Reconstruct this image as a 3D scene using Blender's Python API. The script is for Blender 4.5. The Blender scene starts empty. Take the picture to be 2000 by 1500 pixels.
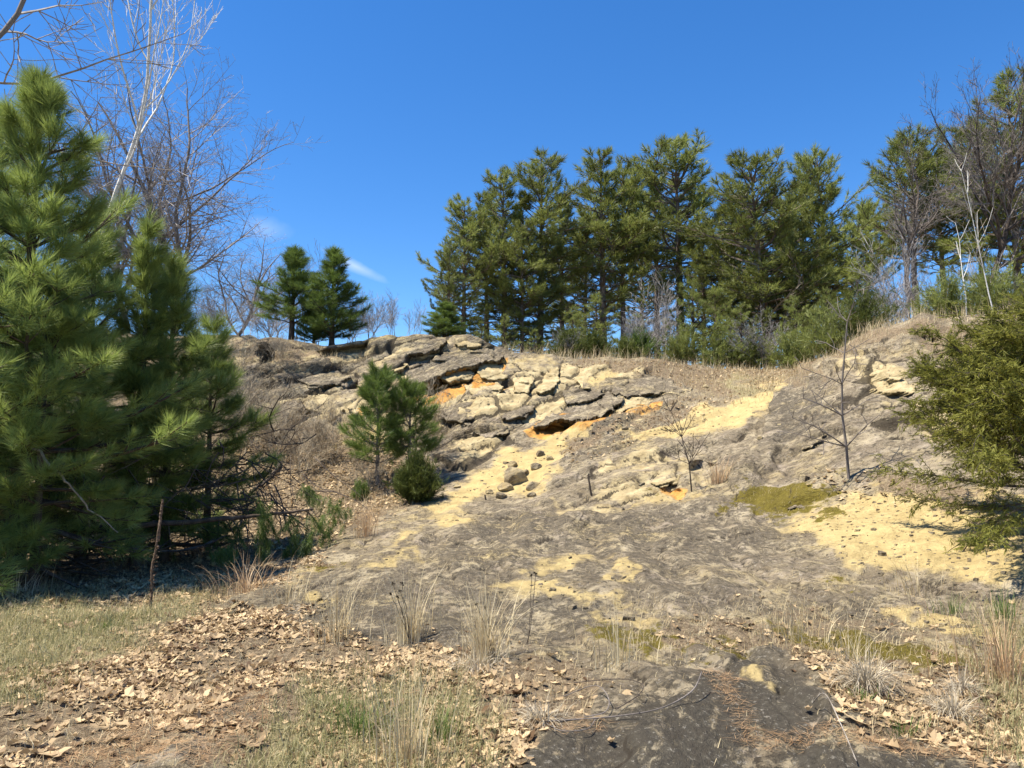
import bpy, math, random
import numpy as np
from mathutils import Vector, Matrix
C = bpy.context.scene
COL = C.collection
R = math.radians

# ------------------------------------------------------------------ camera, sky, sun, exposure
F = 1483.0; PITCH = R(5.0); EYE = 1.6
cam_d = bpy.data.cameras.new("camera"); cam = bpy.data.objects.new("camera", cam_d); COL.objects.link(cam)
cam.location = (0, 0, EYE); cam.rotation_euler = (R(90) + PITCH, 0, 0)
cam_d.sensor_width = 36; cam_d.lens = 36 * F / 2000; cam_d.clip_end = 3000; cam_d.clip_start = 0.05
C.camera = cam
SUN = Vector((-0.38, -0.10, 0.84)).normalized()
SEL = math.asin(SUN.z)
w = bpy.data.worlds.new("World"); C.world = w; w.use_nodes = True
nt = w.node_tree; N = nt.nodes; Lk = nt.links
for n in list(N): N.remove(n)
out = N.new('ShaderNodeOutputWorld'); bg = N.new('ShaderNodeBackground'); sky = N.new('ShaderNodeTexSky')
sky.sky_type = 'NISHITA'; sky.sun_disc = False; sky.sun_elevation = SEL
sky.sun_rotation = math.atan2(SUN.x, SUN.y); sky.altitude = 300; sky.air_density = 1.0; sky.dust_density = 0.0; sky.ozone_density = 3.0
hs = N.new('ShaderNodeHueSaturation'); hs.inputs['Saturation'].default_value = 1.28; hs.inputs['Value'].default_value = 1.07
Lk.new(sky.outputs[0], hs.inputs['Color'])
tc = N.new('ShaderNodeTexCoord')
# two thin wisps of cirrus low in the north-west sky
def wisp(cx, cy, cz, ang, sx, sz, strength):
    sub = N.new('ShaderNodeVectorMath'); sub.operation = 'SUBTRACT'; sub.inputs[1].default_value = (cx, cy, cz)
    Lk.new(tc.outputs['Generated'], sub.inputs[0])
    rot = N.new('ShaderNodeVectorRotate'); rot.rotation_type = 'Y_AXIS'; rot.inputs['Angle'].default_value = ang
    Lk.new(sub.outputs[0], rot.inputs['Vector'])
    nz = N.new('ShaderNodeTexNoise'); nz.inputs['Scale'].default_value = 22; nz.inputs['Detail'].default_value = 5
    Lk.new(rot.outputs[0], nz.inputs['Vector'])
    sc = N.new('ShaderNodeVectorMath'); sc.operation = 'MULTIPLY'; sc.inputs[1].default_value = (1 / sx, 3.0, 1 / sz)
    Lk.new(rot.outputs[0], sc.inputs[0])
    ln = N.new('ShaderNodeVectorMath'); ln.operation = 'LENGTH'; Lk.new(sc.outputs[0], ln.inputs[0])
    m1 = N.new('ShaderNodeMath'); m1.operation = 'MULTIPLY_ADD'; m1.inputs[1].default_value = 1.3; m1.inputs[2].default_value = 0.35
    Lk.new(nz.outputs[0], m1.inputs[0])
    m2 = N.new('ShaderNodeMath'); m2.operation = 'SUBTRACT'; Lk.new(m1.outputs[0], m2.inputs[0]); Lk.new(ln.outputs['Value'], m2.inputs[1])
    m3 = N.new('ShaderNodeMath'); m3.operation = 'MULTIPLY'; m3.use_clamp = True; m3.inputs[1].default_value = strength
    Lk.new(m2.outputs[0], m3.inputs[0])
    return m3
def camdir(px, py):
    x, y = (px - 1000) / F, (750 - py) / F
    v = Vector((x, math.cos(PITCH) - y * math.sin(PITCH), math.sin(PITCH) + y * math.cos(PITCH)))
    return v
d1 = camdir(695, 520).normalized(); d2 = camdir(520, 445).normalized()
tint = N.new('ShaderNodeMixRGB'); tint.blend_type = 'MULTIPLY'; tint.inputs[0].default_value = 1; tint.inputs[2].default_value = (.84, .95, 1.10, 1)
Lk.new(hs.outputs[0], tint.inputs[1]); cur = tint.outputs[0]
for (d, ang, sx, sz, st) in ((d1, R(-25), 0.052, 0.0085, 0.34), (d2, R(-5), 0.038, 0.016, 0.16)):
    wz = wisp(d.x, d.y, d.z, ang, sx, sz, st)
    mx = N.new('ShaderNodeMixRGB'); mx.inputs[2].default_value = (7.5, 7.8, 8.4, 1)
    Lk.new(wz.outputs[0], mx.inputs[0]); Lk.new(cur, mx.inputs[1]); cur = mx.outputs[0]
Lk.new(cur, bg.inputs[0]); bg.inputs[1].default_value = 0.084
Lk.new(bg.outputs[0], out.inputs[0])
sl = bpy.data.lights.new("sun", 'SUN'); so = bpy.data.objects.new("sun", sl); COL.objects.link(so)
sl.energy = 5.0; sl.angle = R(0.53); sl.color = (1.0, 0.93, 0.80)
so.rotation_euler = SUN.to_track_quat('Z', 'Y').to_euler()
C.view_settings.view_transform = 'Standard'; C.view_settings.look = 'None'
C.view_settings.exposure = 1.06; C.view_settings.gamma = 1

# ------------------------------------------------------------------ helpers
rng = np.random.default_rng(7)
def tag(o, label=None, cat=None, group=None, kind=None):
    if label: o['label'] = label
    if cat: o['category'] = cat
    if group: o['group'] = group
    if kind: o['kind'] = kind
    return o
def empty(name, loc, label=None, cat=None, group=None):
    o = bpy.data.objects.new(name, None); COL.objects.link(o); o.location = loc
    return tag(o, label, cat, group)
def mesh_np(name, V, faces, smooth=False, attrs=None, mats=None):
    """faces: list of (n,k) int arrays"""
    me = bpy.data.meshes.new(name)
    V = np.asarray(V, np.float32); me.vertices.add(len(V)); me.vertices.foreach_set('co', V.ravel())
    tot = sum(f.size for f in faces); nf = sum(len(f) for f in faces)
    me.loops.add(tot); me.polygons.add(nf)
    me.loops.foreach_set('vertex_index', np.concatenate([f.ravel() for f in faces]).astype(np.int32))
    sizes = np.concatenate([np.full(len(f), f.shape[1]) for f in faces])
    st = np.zeros(nf, np.int32); st[1:] = np.cumsum(sizes)[:-1]
    me.polygons.foreach_set('loop_start', st)
    me.polygons.foreach_set('use_smooth', np.full(nf, smooth))
    for k, v in (attrs or {}).items():
        a = me.attributes.new(k, 'FLOAT', 'POINT'); a.data.foreach_set('value', np.asarray(v, np.float32))
    for m in (mats or []): me.materials.append(m)
    me.update(calc_edges=True)
    return me
def obj(name, me, parent=None, loc=None):
    o = bpy.data.objects.new(name, me); COL.objects.link(o)
    if parent: o.parent = parent
    if loc is not None: o.location = loc
    return o
def H3(ix, iy, iz, s):
    h = (ix * 374761393 + iy * 668265263 + iz * 2147483647 + s * 974634777) & 0xffffffff
    h = ((h ^ (h >> 13)) * 1274126177) & 0xffffffff
    h = ((h ^ (h >> 16)) * 2246822519) & 0xffffffff
    return ((h ^ (h >> 15)) & 0xffffff) / float(0xffffff)
def vnoise(P, s=0):
    P = np.asarray(P, float); I = np.floor(P).astype(np.int64); f = P - I; f = f * f * f * (f * (f * 6 - 15) + 10)
    r = 0
    for dx in (0, 1):
        wx = f[:, 0] if dx else 1 - f[:, 0]
        for dy in (0, 1):
            wy = f[:, 1] if dy else 1 - f[:, 1]
            for dz in (0, 1):
                wz = f[:, 2] if dz else 1 - f[:, 2]
                r = r + wx * wy * wz * H3(I[:, 0] + dx, I[:, 1] + dy, I[:, 2] + dz, s)
    return r * 2 - 1
def fbm(P, o=4, s=0):
    r = 0; a = 1; t = 0
    for k in range(o):
        r = r + a * vnoise(P * 2.03 ** k + k * 17.3, s + k); t += a; a *= 0.5
    return r / t
def voronoi(P, s=0):
    """nearest feature id hash values, F1, F2 and offset vector"""
    I = np.floor(P).astype(np.int64); n = len(P)
    f1 = np.full(n, 9.0); f2 = np.full(n, 9.0); best = np.zeros((n, 3)); rid = np.zeros((n, 4))
    for dx in (-1, 0, 1):
        for dy in (-1, 0, 1):
            for dz in (-1, 0, 1):
                a, b, c = I[:, 0] + dx, I[:, 1] + dy, I[:, 2] + dz
                q = np.stack([a + H3(a, b, c, s), b + H3(a, b, c, s + 1), c + H3(a, b, c, s + 2)], 1)
                v = P - q; d = np.sqrt((v * v).sum(1))
                m = d < f1
                f2 = np.where(m, f1, np.minimum(f2, d))
                f1 = np.where(m, d, f1)
                best[m] = v[m]
                am, bm, cm = a[m], b[m], c[m]
                rid[m] = np.stack([H3(am, bm, cm, s + 5), H3(am, bm, cm, s + 6), H3(am, bm, cm, s + 7), H3(am, bm, cm, s + 8)], 1)
    return f1, f2, best, rid
def ss(x, a, b):
    t = np.clip((x - a) / (b - a), 0, 1); return t * t * (3 - 2 * t)

# picture angles <-> tangents (a = x/y, b = (z-eye)/y) of a point seen from the tripod
def ab(px, py):
    x = (np.asarray(px, float) - 1000) / F; y = (750 - np.asarray(py, float)) / F
    ry = math.cos(PITCH) - y * math.sin(PITCH); rz = math.sin(PITCH) + y * math.cos(PITCH)
    return x / ry, rz / ry
def pxy(a, b):
    dep = math.cos(PITCH) + b * math.sin(PITCH)
    return 1000 + F * a / dep, 750 - F * (b * math.cos(PITCH) - math.sin(PITCH)) / dep

# ------------------------------------------------------------------ materials
def new_mat(name):
    m = bpy.data.materials.new(name); m.use_nodes = True
    m.node_tree.nodes['Principled BSDF'].inputs['Roughness'].default_value = 0.9
    m.node_tree.nodes['Principled BSDF'].inputs['Specular IOR Level'].default_value = 0.2
    return m, m.node_tree.nodes, m.node_tree.links, m.node_tree.nodes['Principled BSDF']
def leaf_mat(name, c0, c1, trans=0.3, rough=0.55, spec=0.3, patch=0.6):
    m, n, l, p = new_mat(name)
    at = n.new('ShaderNodeAttribute'); at.attribute_name = 'var'
    no = n.new('ShaderNodeTexNoise'); no.inputs['Scale'].default_value = patch; no.inputs['Detail'].default_value = 3
    tcn = n.new('ShaderNodeTexCoord'); l.new(tcn.outputs['Object'], no.inputs['Vector'])
    ad = n.new('ShaderNodeMath'); ad.operation = 'MULTIPLY_ADD'; ad.inputs[1].default_value = 0.9; ad.inputs[2].default_value = -0.45
    l.new(no.outputs[0], ad.inputs[0])
    a2 = n.new('ShaderNodeMath'); a2.use_clamp = True; l.new(ad.outputs[0], a2.inputs[0]); l.new(at.outputs['Fac'], a2.inputs[1])
    oi = n.new('ShaderNodeObjectInfo'); a3 = n.new('ShaderNodeMath'); a3.operation = 'MULTIPLY_ADD'; a3.inputs[1].default_value = .36; a3.inputs[2].default_value = -.18
    l.new(oi.outputs['Random'], a3.inputs[0]); a4 = n.new('ShaderNodeMath'); a4.use_clamp = True; l.new(a2.outputs[0], a4.inputs[0]); l.new(a3.outputs[0], a4.inputs[1]); a2 = a4
    mx = n.new('ShaderNodeMixRGB'); mx.inputs[1].default_value = (*c0, 1); mx.inputs[2].default_value = (*c1, 1)
    l.new(a2.outputs[0], mx.inputs[0]); l.new(mx.outputs[0], p.inputs['Base Color'])
    p.inputs['Roughness'].default_value = rough; p.inputs['Specular IOR Level'].default_value = spec
    tr = n.new('ShaderNodeBsdfTranslucent'); l.new(mx.outputs[0], tr.inputs[0])
    ms = n.new('ShaderNodeMixShader'); ms.inputs[0].default_value = trans
    l.new(p.outputs[0], ms.inputs[1]); l.new(tr.outputs[0], ms.inputs[2]); l.new(ms.outputs[0], n['Material Output'].inputs[0])
    return m
def bark_mat(name, c0, c1, scale=6, stretch=0.25, bump=0.6, bands=None):
    m, n, l, p = new_mat(name)
    tcn = n.new('ShaderNodeTexCoord'); mp = n.new('ShaderNodeMapping'); mp.inputs['Scale'].default_value = (1, 1, stretch)
    l.new(tcn.outputs['Object'], mp.inputs[0])
    no = n.new('ShaderNodeTexNoise'); no.inputs['Scale'].default_value = scale; no.inputs['Detail'].default_value = 6; no.inputs['Roughness'].default_value = .7
    l.new(mp.outputs[0], no.inputs['Vector'])
    cr = n.new('ShaderNodeValToRGB'); cr.color_ramp.elements[0].position = .35; cr.color_ramp.elements[1].position = .65
    cr.color_ramp.elements[0].color = (*c0, 1); cr.color_ramp.elements[1].color = (*c1, 1)
    l.new(no.outputs[0], cr.inputs[0]); l.new(cr.outputs[0], p.inputs['Base Color'])
    bp = n.new('ShaderNodeBump'); bp.inputs['Strength'].default_value = bump; bp.inputs['Distance'].default_value = .02
    l.new(no.outputs[0], bp.inputs['Height']); l.new(bp.outputs[0], p.inputs['Normal'])
    return m
M = dict(
    needle_near=leaf_mat('pine needles bright', (0.075, 0.11, 0.02), (0.36, 0.44, 0.12), 0.42, 0.45, 0.4, 1.2),
    needle_far=leaf_mat('pine needles olive', (0.08, 0.092, 0.018), (0.33, 0.37, 0.10), 0.42, 0.5, 0.4, 0.5),
    needle_young=leaf_mat('pine needles young', (0.06, 0.10, 0.02), (0.20, 0.27, 0.06), 0.42, 0.5, 0.4, 0.9),
    needle_brown=leaf_mat('pine needles dead', (0.16, 0.07, 0.03), (0.3, 0.15, 0.06), 0.2),
    juniper=leaf_mat('juniper scale foliage', (0.08, 0.09, 0.014), (0.28, 0.275, 0.055), 0.42, 0.6, 0.25, 1.5),
    cedar_low=leaf_mat('low cedar foliage', (0.05, 0.07, 0.014), (0.14, 0.16, 0.035), 0.3, 0.6, 0.25, 1.5),
    bark_pine=bark_mat('pine bark', (0.035, 0.025, 0.019), (0.12, 0.088, 0.065), 9),
    bark_far=bark_mat('far pine bark', (0.08, 0.06, 0.05), (0.24, 0.19, 0.15), 5),
    bark_grey=bark_mat('grey bark', (0.10, 0.085, 0.075), (0.24, 0.205, 0.18), 7),
    bark_birch=bark_mat('white birch bark', (0.48, 0.45, 0.40), (0.72, 0.70, 0.65), 5, 2.0),
    bark_twig=bark_mat('twig bark', (0.16, 0.145, 0.14), (0.40, 0.37, 0.35), 5),
    twig_tan=bark_mat('tan twig', (0.22, 0.175, 0.115), (0.50, 0.42, 0.30), 8),
    twig_dark=bark_mat('dark dead twig', (0.03, 0.022, 0.018), (0.12, 0.095, 0.075), 8),
    deadwood=bark_mat('weathered deadwood', (0.16, 0.13, 0.10), (0.42, 0.37, 0.31), 10, .15),
    straw=leaf_mat('dry straw grass', (0.42, 0.32, 0.17), (0.80, 0.69, 0.45), 0.3, .6, .3, 2),
    straw_red=leaf_mat('russet grass', (0.36, 0.22, 0.11), (0.70, 0.52, 0.32), 0.3, .6, .3, 2),
    straw_grey=leaf_mat('old grey grass', (0.30, 0.25, 0.17), (0.58, 0.50, 0.37), 0.2, .6, .3, 2),
    grass=leaf_mat('spring grass', (0.19, 0.19, 0.07), (0.62, 0.53, 0.30), 0.35, .5, .3, 1.1),
    green=leaf_mat('fresh green blades', (0.07, 0.13, 0.02), (0.18, 0.26, 0.06), 0.35, .5, .3, 2),
    leaf=leaf_mat('dry oak leaves', (0.11, 0.062, 0.03), (0.66, 0.49, 0.28), 0.2, .6, .25, 3),
    seed=bark_mat('dark seed head', (0.02, 0.014, 0.01), (0.06, 0.045, 0.03), 30),
    mullein=bark_mat('dead mullein', (0.07, 0.045, 0.03), (0.22, 0.15, 0.10), 40, 1),
)

def rock_mat():
    m, n, l, p = new_mat('sandstone ground')
    geo = n.new('ShaderNodeNewGeometry')
    def att(k):
        a = n.new('ShaderNodeAttribute'); a.attribute_name = k; return a.outputs['Fac']
    def noise(scale, det=6, rough=.65, vec=None, dist=0):
        t = n.new('ShaderNodeTexNoise'); t.inputs['Scale'].default_value = scale; t.inputs['Detail'].default_value = det
        t.inputs['Roughness'].default_value = rough; t.inputs['Distortion'].default_value = dist
        l.new(vec or geo.outputs['Position'], t.inputs['Vector']); return t.outputs[0]
    def mth(op, a, b, c=None, clamp=False):
        t = n.new('ShaderNodeMath'); t.operation = op; t.use_clamp = clamp
        for i, v in enumerate((a, b, c)):
            if v is None: continue
            if isinstance(v, (int, float)): t.inputs[i].default_value = v
            else: l.new(v, t.inputs[i])
        return t.outputs[0]
    def ramp(v, p0, c0, p1, c1):
        t = n.new('ShaderNodeValToRGB'); t.color_ramp.elements[0].position = p0; t.color_ramp.elements[1].position = p1
        t.color_ramp.elements[0].color = (*c0, 1); t.color_ramp.elements[1].color = (*c1, 1); l.new(v, t.inputs[0]); return t.outputs[0]
    def mix(f, a, b):
        t = n.new('ShaderNodeMixRGB')
        if isinstance(f, (int, float)): t.inputs[0].default_value = f
        else: l.new(f, t.inputs[0])
        for i, v in ((1, a), (2, b)):
            if isinstance(v, tuple): t.inputs[i].default_value = (*v, 1)
            else: l.new(v, t.inputs[i])
        return t.outputs[0]
    def edge(mask, nz, k=.9, lo=.44, hi=.56):
        v = mth('MULTIPLY_ADD', mth('SUBTRACT', nz, .5), k, mask)
        t = n.new('ShaderNodeMapRange'); t.inputs[1].default_value = lo; t.inputs[2].default_value = hi
        l.new(v, t.inputs[0]); return t.outputs[0]
    # bedding-aligned stretched coordinates: streaks run along the strata
    _n = Vector((-.40, -.06, .91)).normalized(); _s = _n.cross(Vector((0, 1, 0))).normalized(); _t = _n.cross(_s)
    def bedded(k):
        cx = n.new('ShaderNodeCombineXYZ')
        for ii, (v_, kk) in enumerate(zip((_s, _t, _n), k)):
            dt = n.new('ShaderNodeVectorMath'); dt.operation = 'DOT_PRODUCT'; dt.inputs[1].default_value = v_ * kk
            l.new(geo.outputs['Position'], dt.inputs[0]); l.new(dt.outputs['Value'], cx.inputs[ii])
        return cx.outputs[0]
    rot = bedded((.28, .5, 2.2))
    n_big = noise(0.5, 4); n_mid = noise(3.2, 8, .7); n_fine = noise(28, 6, .7); n_str = noise(3.0, 8, .72, rot, .3)
    n_grit = noise(90, 4, .8)
    dk = att('dark')
    rock = ramp(mth('ADD', mth('MULTIPLY', n_str, .5), mth('MULTIPLY', n_mid, .5)), .40, (.17, .132, .085), .60, (.40, .335, .225))
    rock = mix(edge(n_big, n_mid, .6, .50, .68), rock, ramp(n_fine, .35, (.24, .18, .09), .65, (.47, .38, .20)))      # ochre wash
    rock = mix(mth('MULTIPLY', edge(noise(1.7, 9, .75), n_fine, .3, .53, .62), .6), rock, (.335, .275, .215))      # pinkish grey weathered skin
    rot2 = bedded((.55, .8, 3.2))
    scab = noise(2.6, 10, .72, rot2, .5); scab2 = noise(11, 8, .74, bedded((.9, 1.0, 1.9)), .2)
    amt = mth('MULTIPLY_ADD', dk, .072, scab)
    crust = edge(amt, noise(7, 8, .8, rot2), .30, .49, .55)
    crust2 = edge(mth('MULTIPLY_ADD', dk, .05, scab2), n_fine, .2, .53, .57)
    crustc = mix(mth('MULTIPLY', dk, .85), ramp(n_fine, .35, (.095, .075, .050), .65, (.23, .185, .130)), ramp(n_fine, .3, (.034, .032, .027), .7, (.075, .068, .055)))
    rock = mix(mth('MULTIPLY', crust, mth('MULTIPLY_ADD', dk, .20, .74)), rock, crustc)
    rock = mix(mth('MULTIPLY', crust2, .72), rock, (.065, .055, .042))
    rock = mix(mth('MULTIPLY', edge(n_fine, n_grit, .5, .60, .66), .5), rock, (.47, .43, .35))     # pale lichen flecks
    cr = att('cream')
    cream = ramp(n_mid, .35, (.31, .235, .12), .65, (.55, .45, .26))
    col = mix(edge(cr, noise(2.2, 9, .75), 1.5, .42, .62), rock, cream)
    og = att('orange')
    col = mix(edge(og, n_mid, .5, .4, .6), col, ramp(n_mid, .35, (.38, .16, .035), .65, (.62, .36, .11)))
    sd = att('sand')
    sandc = mix(mth('MULTIPLY', n_fine, .5), ramp(n_mid, .35, (.42, .315, .135), .65, (.61, .475, .22)), (.33, .25, .13))
    sandc = mix(mth('MULTIPLY', edge(n_grit, n_fine, .8, .60, .68), .6), sandc, (.24, .19, .12))
    e_sand = edge(sd, noise(3.5, 9, .78), 2.0, .42, .60)
    dust = edge(sd, noise(30, 6, .8), 1.6, .30, .62)
    dust2 = edge(sd, noise(9, 9, .85), 2.2, .35, .75)
    e_sand = mth('MULTIPLY', mth('ADD', mth('MULTIPLY', e_sand, .65), mth('MULTIPLY', dust2, .5), None, True), mth('MULTIPLY_ADD', dust, .5, .5))
    col = mix(e_sand, col, sandc)
    ms = att('moss')
    col = mix(edge(ms, noise(7, 6, .7), 1.2, .45, .55), col, ramp(n_fine, .3, (.075, .055, .012), .7, (.19, .155, .03)))
    so_ = att('soil')
    soil = ramp(noise(20, 8, .8), .35, (.07, .045, .025), .65, (.33, .255, .165))
    col = mix(edge(so_, noise(4, 8, .75), 1.0, .42, .56), col, soil)
    gr = att('turf')
    turf = ramp(noise(26, 8, .8), .35, (.12, .105, .045), .65, (.38, .32, .18))
    col = mix(edge(gr, noise(4, 8, .75), .9, .42, .56), col, turf)
    ck = att('crack_and_shade')
    col = mix(mth('MULTIPLY', edge(ck, n_fine, .8, .35, .55), .85), col, (.045, .036, .026))  # darkens joint cracks, and paints shade under the step edges
    l.new(col, p.inputs['Base Color'])
    p.inputs['Roughness'].default_value = .95; p.inputs['Specular IOR Level'].default_value = .12
    h = mth('ADD', mth('MULTIPLY', n_mid, .35), mth('ADD', mth('MULTIPLY', n_str, .75), mth('MULTIPLY', n_fine, .30)))
    h = mth('ADD', h, mth('ADD', mth('MULTIPLY', n_grit, .10), mth('ADD', mth('MULTIPLY', crust, .10), mth('MULTIPLY', scab2, .5))))
    bp = n.new('ShaderNodeBump'); bp.inputs['Strength'].default_value = 1.0; bp.inputs['Distance'].default_value = .075
    l.new(h, bp.inputs['Height']); l.new(bp.outputs[0], p.inputs['Normal'])
    return m
M['rock'] = rock_mat()

# ------------------------------------------------------------------ terrain: a surveyed slope, spline through measured points (direction, distance)
CTRL = [
 (0,1500,3.75),(500,1500,3.75),(1000,1500,3.8),(1500,1500,3.9),(2000,1500,3.8),(1300,1400,4.35),(1600,1400,4.35),
 (0,1350,5.0),(500,1350,5.05),(1000,1300,5.5),(1500,1280,5.8),(1950,1280,5.9),
 (0,1180,7.9),(300,1175,8.0),(560,1200,7.5),(1000,1200,7.1),(1500,1190,7.3),(1950,1200,7.0),
 (700,1110,9.4),(1000,1110,9.2),(1250,1110,9.1),(1500,1110,9.1),(1700,1110,8.7),(1950,1100,8.2),
 (0,1100,10.6),(300,1100,10.8),(500,1090,11.0),(0,1010,13.5),(300,1020,13.5),(550,1000,14.6),
 (750,1030,12.8),(1000,1010,13.4),(1250,1010,12.8),(1500,1010,12.0),(1700,1000,11.0),(1950,1000,9.6),
 (0,900,17),(300,900,17),(550,900,17.6),(720,930,16.9),(850,930,17.2),(1000,930,16.6),(1200,930,15.5),(1400,930,14.3),(1600,930,12.8),(1800,930,11.4),(2000,930,10.4),
 (0,780,20),(300,780,20),(550,800,19.6),(750,810,20),(900,810,20),(1050,830,19.4),(1200,830,19),(1350,830,18.3),(1480,830,17),(1600,830,15),(1800,830,13.2),(2000,830,12),
 (0,645,23),(300,650,23),(450,657,22.6),(600,668,22.6),(740,657,23.5),(860,655,23.6),(950,662,23.8),
 (550,730,21.2),(750,740,21.6),(900,740,21.9),(1050,740,22.2),(1200,760,21.6),(1350,765,21.6),(1480,755,21.2),
 (1010,692,24),(1120,698,24.5),(1300,706,25),(1420,722,25.5),(1520,725,25),(1600,720,20.5),(1600,760,17.6),
 (1700,645,18.8),(1700,740,16.0),(1850,620,18),(1850,720,15),(2000,608,17),(2000,720,14),
]
cp = np.array(CTRL, float)
ca, cb = ab(cp[:, 0], cp[:, 1]); cq = 1 / cp[:, 2]
ext = []
for s in (-1, 1):                                   # beyond the sides of the view the same slopes go on
    m = cp[:, 0] == (0 if s < 0 else 2000)
    for i in np.where(m)[0]: ext.append((s * (abs(ca[i]) + .5), cb[i], cq[i])); ext.append((s * (abs(ca[i]) + 1.1), cb[i], cq[i]))
for a_ in (-1.6, -.8, 0, .8, 1.6):
    for b_ in (-.8, -2.0): ext.append((a_, b_, -b_ / 1.6))
ext = np.array(ext)
KA = np.concatenate([ca, ext[:, 0]]); KB = np.concatenate([cb, ext[:, 1]]); KQ = np.concatenate([cq, ext[:, 2]])
BS = 2.2
def U(r2): return np.where(r2 > 0, r2 * np.log(np.maximum(r2, 1e-12)) * .5, 0)
n_ = len(KA); A_ = np.zeros((n_ + 3, n_ + 3))
r2 = (KA[:, None] - KA) ** 2 + BS ** 2 * (KB[:, None] - KB) ** 2
A_[:n_, :n_] = U(r2) + np.eye(n_) * 2e-4
A_[:n_, n_] = 1; A_[:n_, n_ + 1] = KA; A_[:n_, n_ + 2] = KB; A_[n_, :n_] = 1; A_[n_ + 1, :n_] = KA; A_[n_ + 2, :n_] = KB
W_ = np.linalg.solve(A_, np.concatenate([KQ, [0, 0, 0]]))
def dist(a, b):
    a = np.atleast_1d(a).astype(float); b = np.atleast_1d(b).astype(float); q = W_[n_] + W_[n_ + 1] * a + W_[n_ + 2] * b
    for i in range(n_): q = q + W_[i] * U((a - KA[i]) ** 2 + BS ** 2 * (b - KB[i]) ** 2)
    return 1 / np.maximum(q, 1 / 40)
SKY = [(-2500,640),(-600,645),(0,645),(450,656),(560,663),(640,670),(700,662),(740,656),(850,655),(930,660),(975,675),(1005,691),(1100,698),(1200,699),(1300,706),(1400,720),(1480,724),(1560,722),(1605,712),(1650,680),(1700,648),(1760,630),(1850,621),(2000,608),(2600,600),(5000,600)]
sp = np.array(SKY, float)
_ra, _rb = ab(sp[:, 0], sp[:, 1])
def ridge_b(a): return np.interp(a, _ra, _rb)

A1 = np.concatenate([np.linspace(-2.2, -.76, 40)[:-1], np.linspace(-.76, .76, 800), np.linspace(.76, 2.2, 40)[1:]])
na = len(A1)
RB = ridge_b(A1) + .002 * fbm(np.stack([A1 * 40, A1 * 0, A1 * 0], 1), 3, 3)
T = np.concatenate([np.array([-6, -4.2, -3, -2.2, -1.6, -1.2, -.9, -.7, -.55, -.42, -.3, -.2, -.12, -.06]), np.linspace(0, 1, 340)])
nb = len(T)
B0 = -.46
GA = np.repeat(A1[None, :], nb, 0)
GB = B0 + T[:, None] * (RB[None, :] - B0)
D = dist(GA.ravel(), GB.ravel()).reshape(GA.shape)
near = GB < -.75
D = np.where(near, np.where(GB < -1.0, -EYE / GB, D), D)
PX, PY = pxy(GA, GB)

# measured regions, all in picture angles of the view above
def sdist(px, py, poly):
    """signed distance to a polygon, negative inside; far points skipped"""
    poly = np.array(poly, float); x = px; y = py
    dmin = np.full(x.shape, 1e9); ins = np.zeros(x.shape, bool)
    for i in range(len(poly)):
        x0, y0 = poly[i]; x1, y1 = poly[(i + 1) % len(poly)]
        ex, ey = x1 - x0, y1 - y0; L2 = ex * ex + ey * ey + 1e-9
        t = np.clip(((x - x0) * ex + (y - y0) * ey) / L2, 0, 1)
        dmin = np.minimum(dmin, (x - x0 - t * ex) ** 2 + (y - y0 - t * ey) ** 2)
        c = ((y0 > y) != (y1 > y)) & (x < (x1 - x0) * (y - y0) / (y1 - y0 + 1e-12) + x0)
        ins ^= c
    dd = np.sqrt(dmin); return np.where(ins, -dd, dd)
def ldist(px, py, line):
    """distance to a polyline and side (+ above)"""
    line = np.array(line, float); dm = np.full(px.shape, 1e9); sg = np.zeros(px.shape)
    for (x0, y0), (x1, y1) in zip(line[:-1], line[1:]):
        ex, ey = x1 - x0, y1 - y0; L2 = ex * ex + ey * ey
        t = np.clip(((px - x0) * ex + (py - y0) * ey) / L2, 0, 1)
        d = (px - x0 - t * ex) ** 2 + (py - y0 - t * ey) ** 2
        s = np.sign(ex * (py - y0) - ey * (px - x0)); m = d < dm
        dm = np.where(m, d, dm); sg = np.where(m, s, sg)
    return np.sqrt(dm), -sg
wn = np.stack([PX.ravel() / 38, PY.ravel() / 22, PX.ravel() * 0], 1)
WX = fbm(wn, 4, 11).reshape(PX.shape); WY = fbm(wn + 9, 4, 12).reshape(PX.shape)
wl = np.stack([PX.ravel() / 90, PY.ravel() / 50, PX.ravel() * 0 + 3], 1)
WX2 = fbm(wl, 3, 13).reshape(PX.shape) * 1.5; WY2 = fbm(wl + 9, 3, 14).reshape(PX.shape) * 1.5
def region(polys, soft=8, warp=14):
    r = np.zeros(PX.shape)
    for pl in polys:
        k = 1.0
        if isinstance(pl, tuple) and not isinstance(pl[0], tuple): k, pl = pl
        q = np.array(pl, float); x0, y0 = q.min(0) - 60; x1, y1 = q.max(0) + 60
        m = (PX > x0) & (PX < x1) & (PY > y0) & (PY < y1)
        s = sdist(PX[m] + warp * WX[m], PY[m] + warp * .7 * WY[m], pl)
        v = np.zeros(PX.shape); v[m] = k * np.clip(.5 - s / (2 * soft), 0, 1); r = np.maximum(r, v)
    return r
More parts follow.
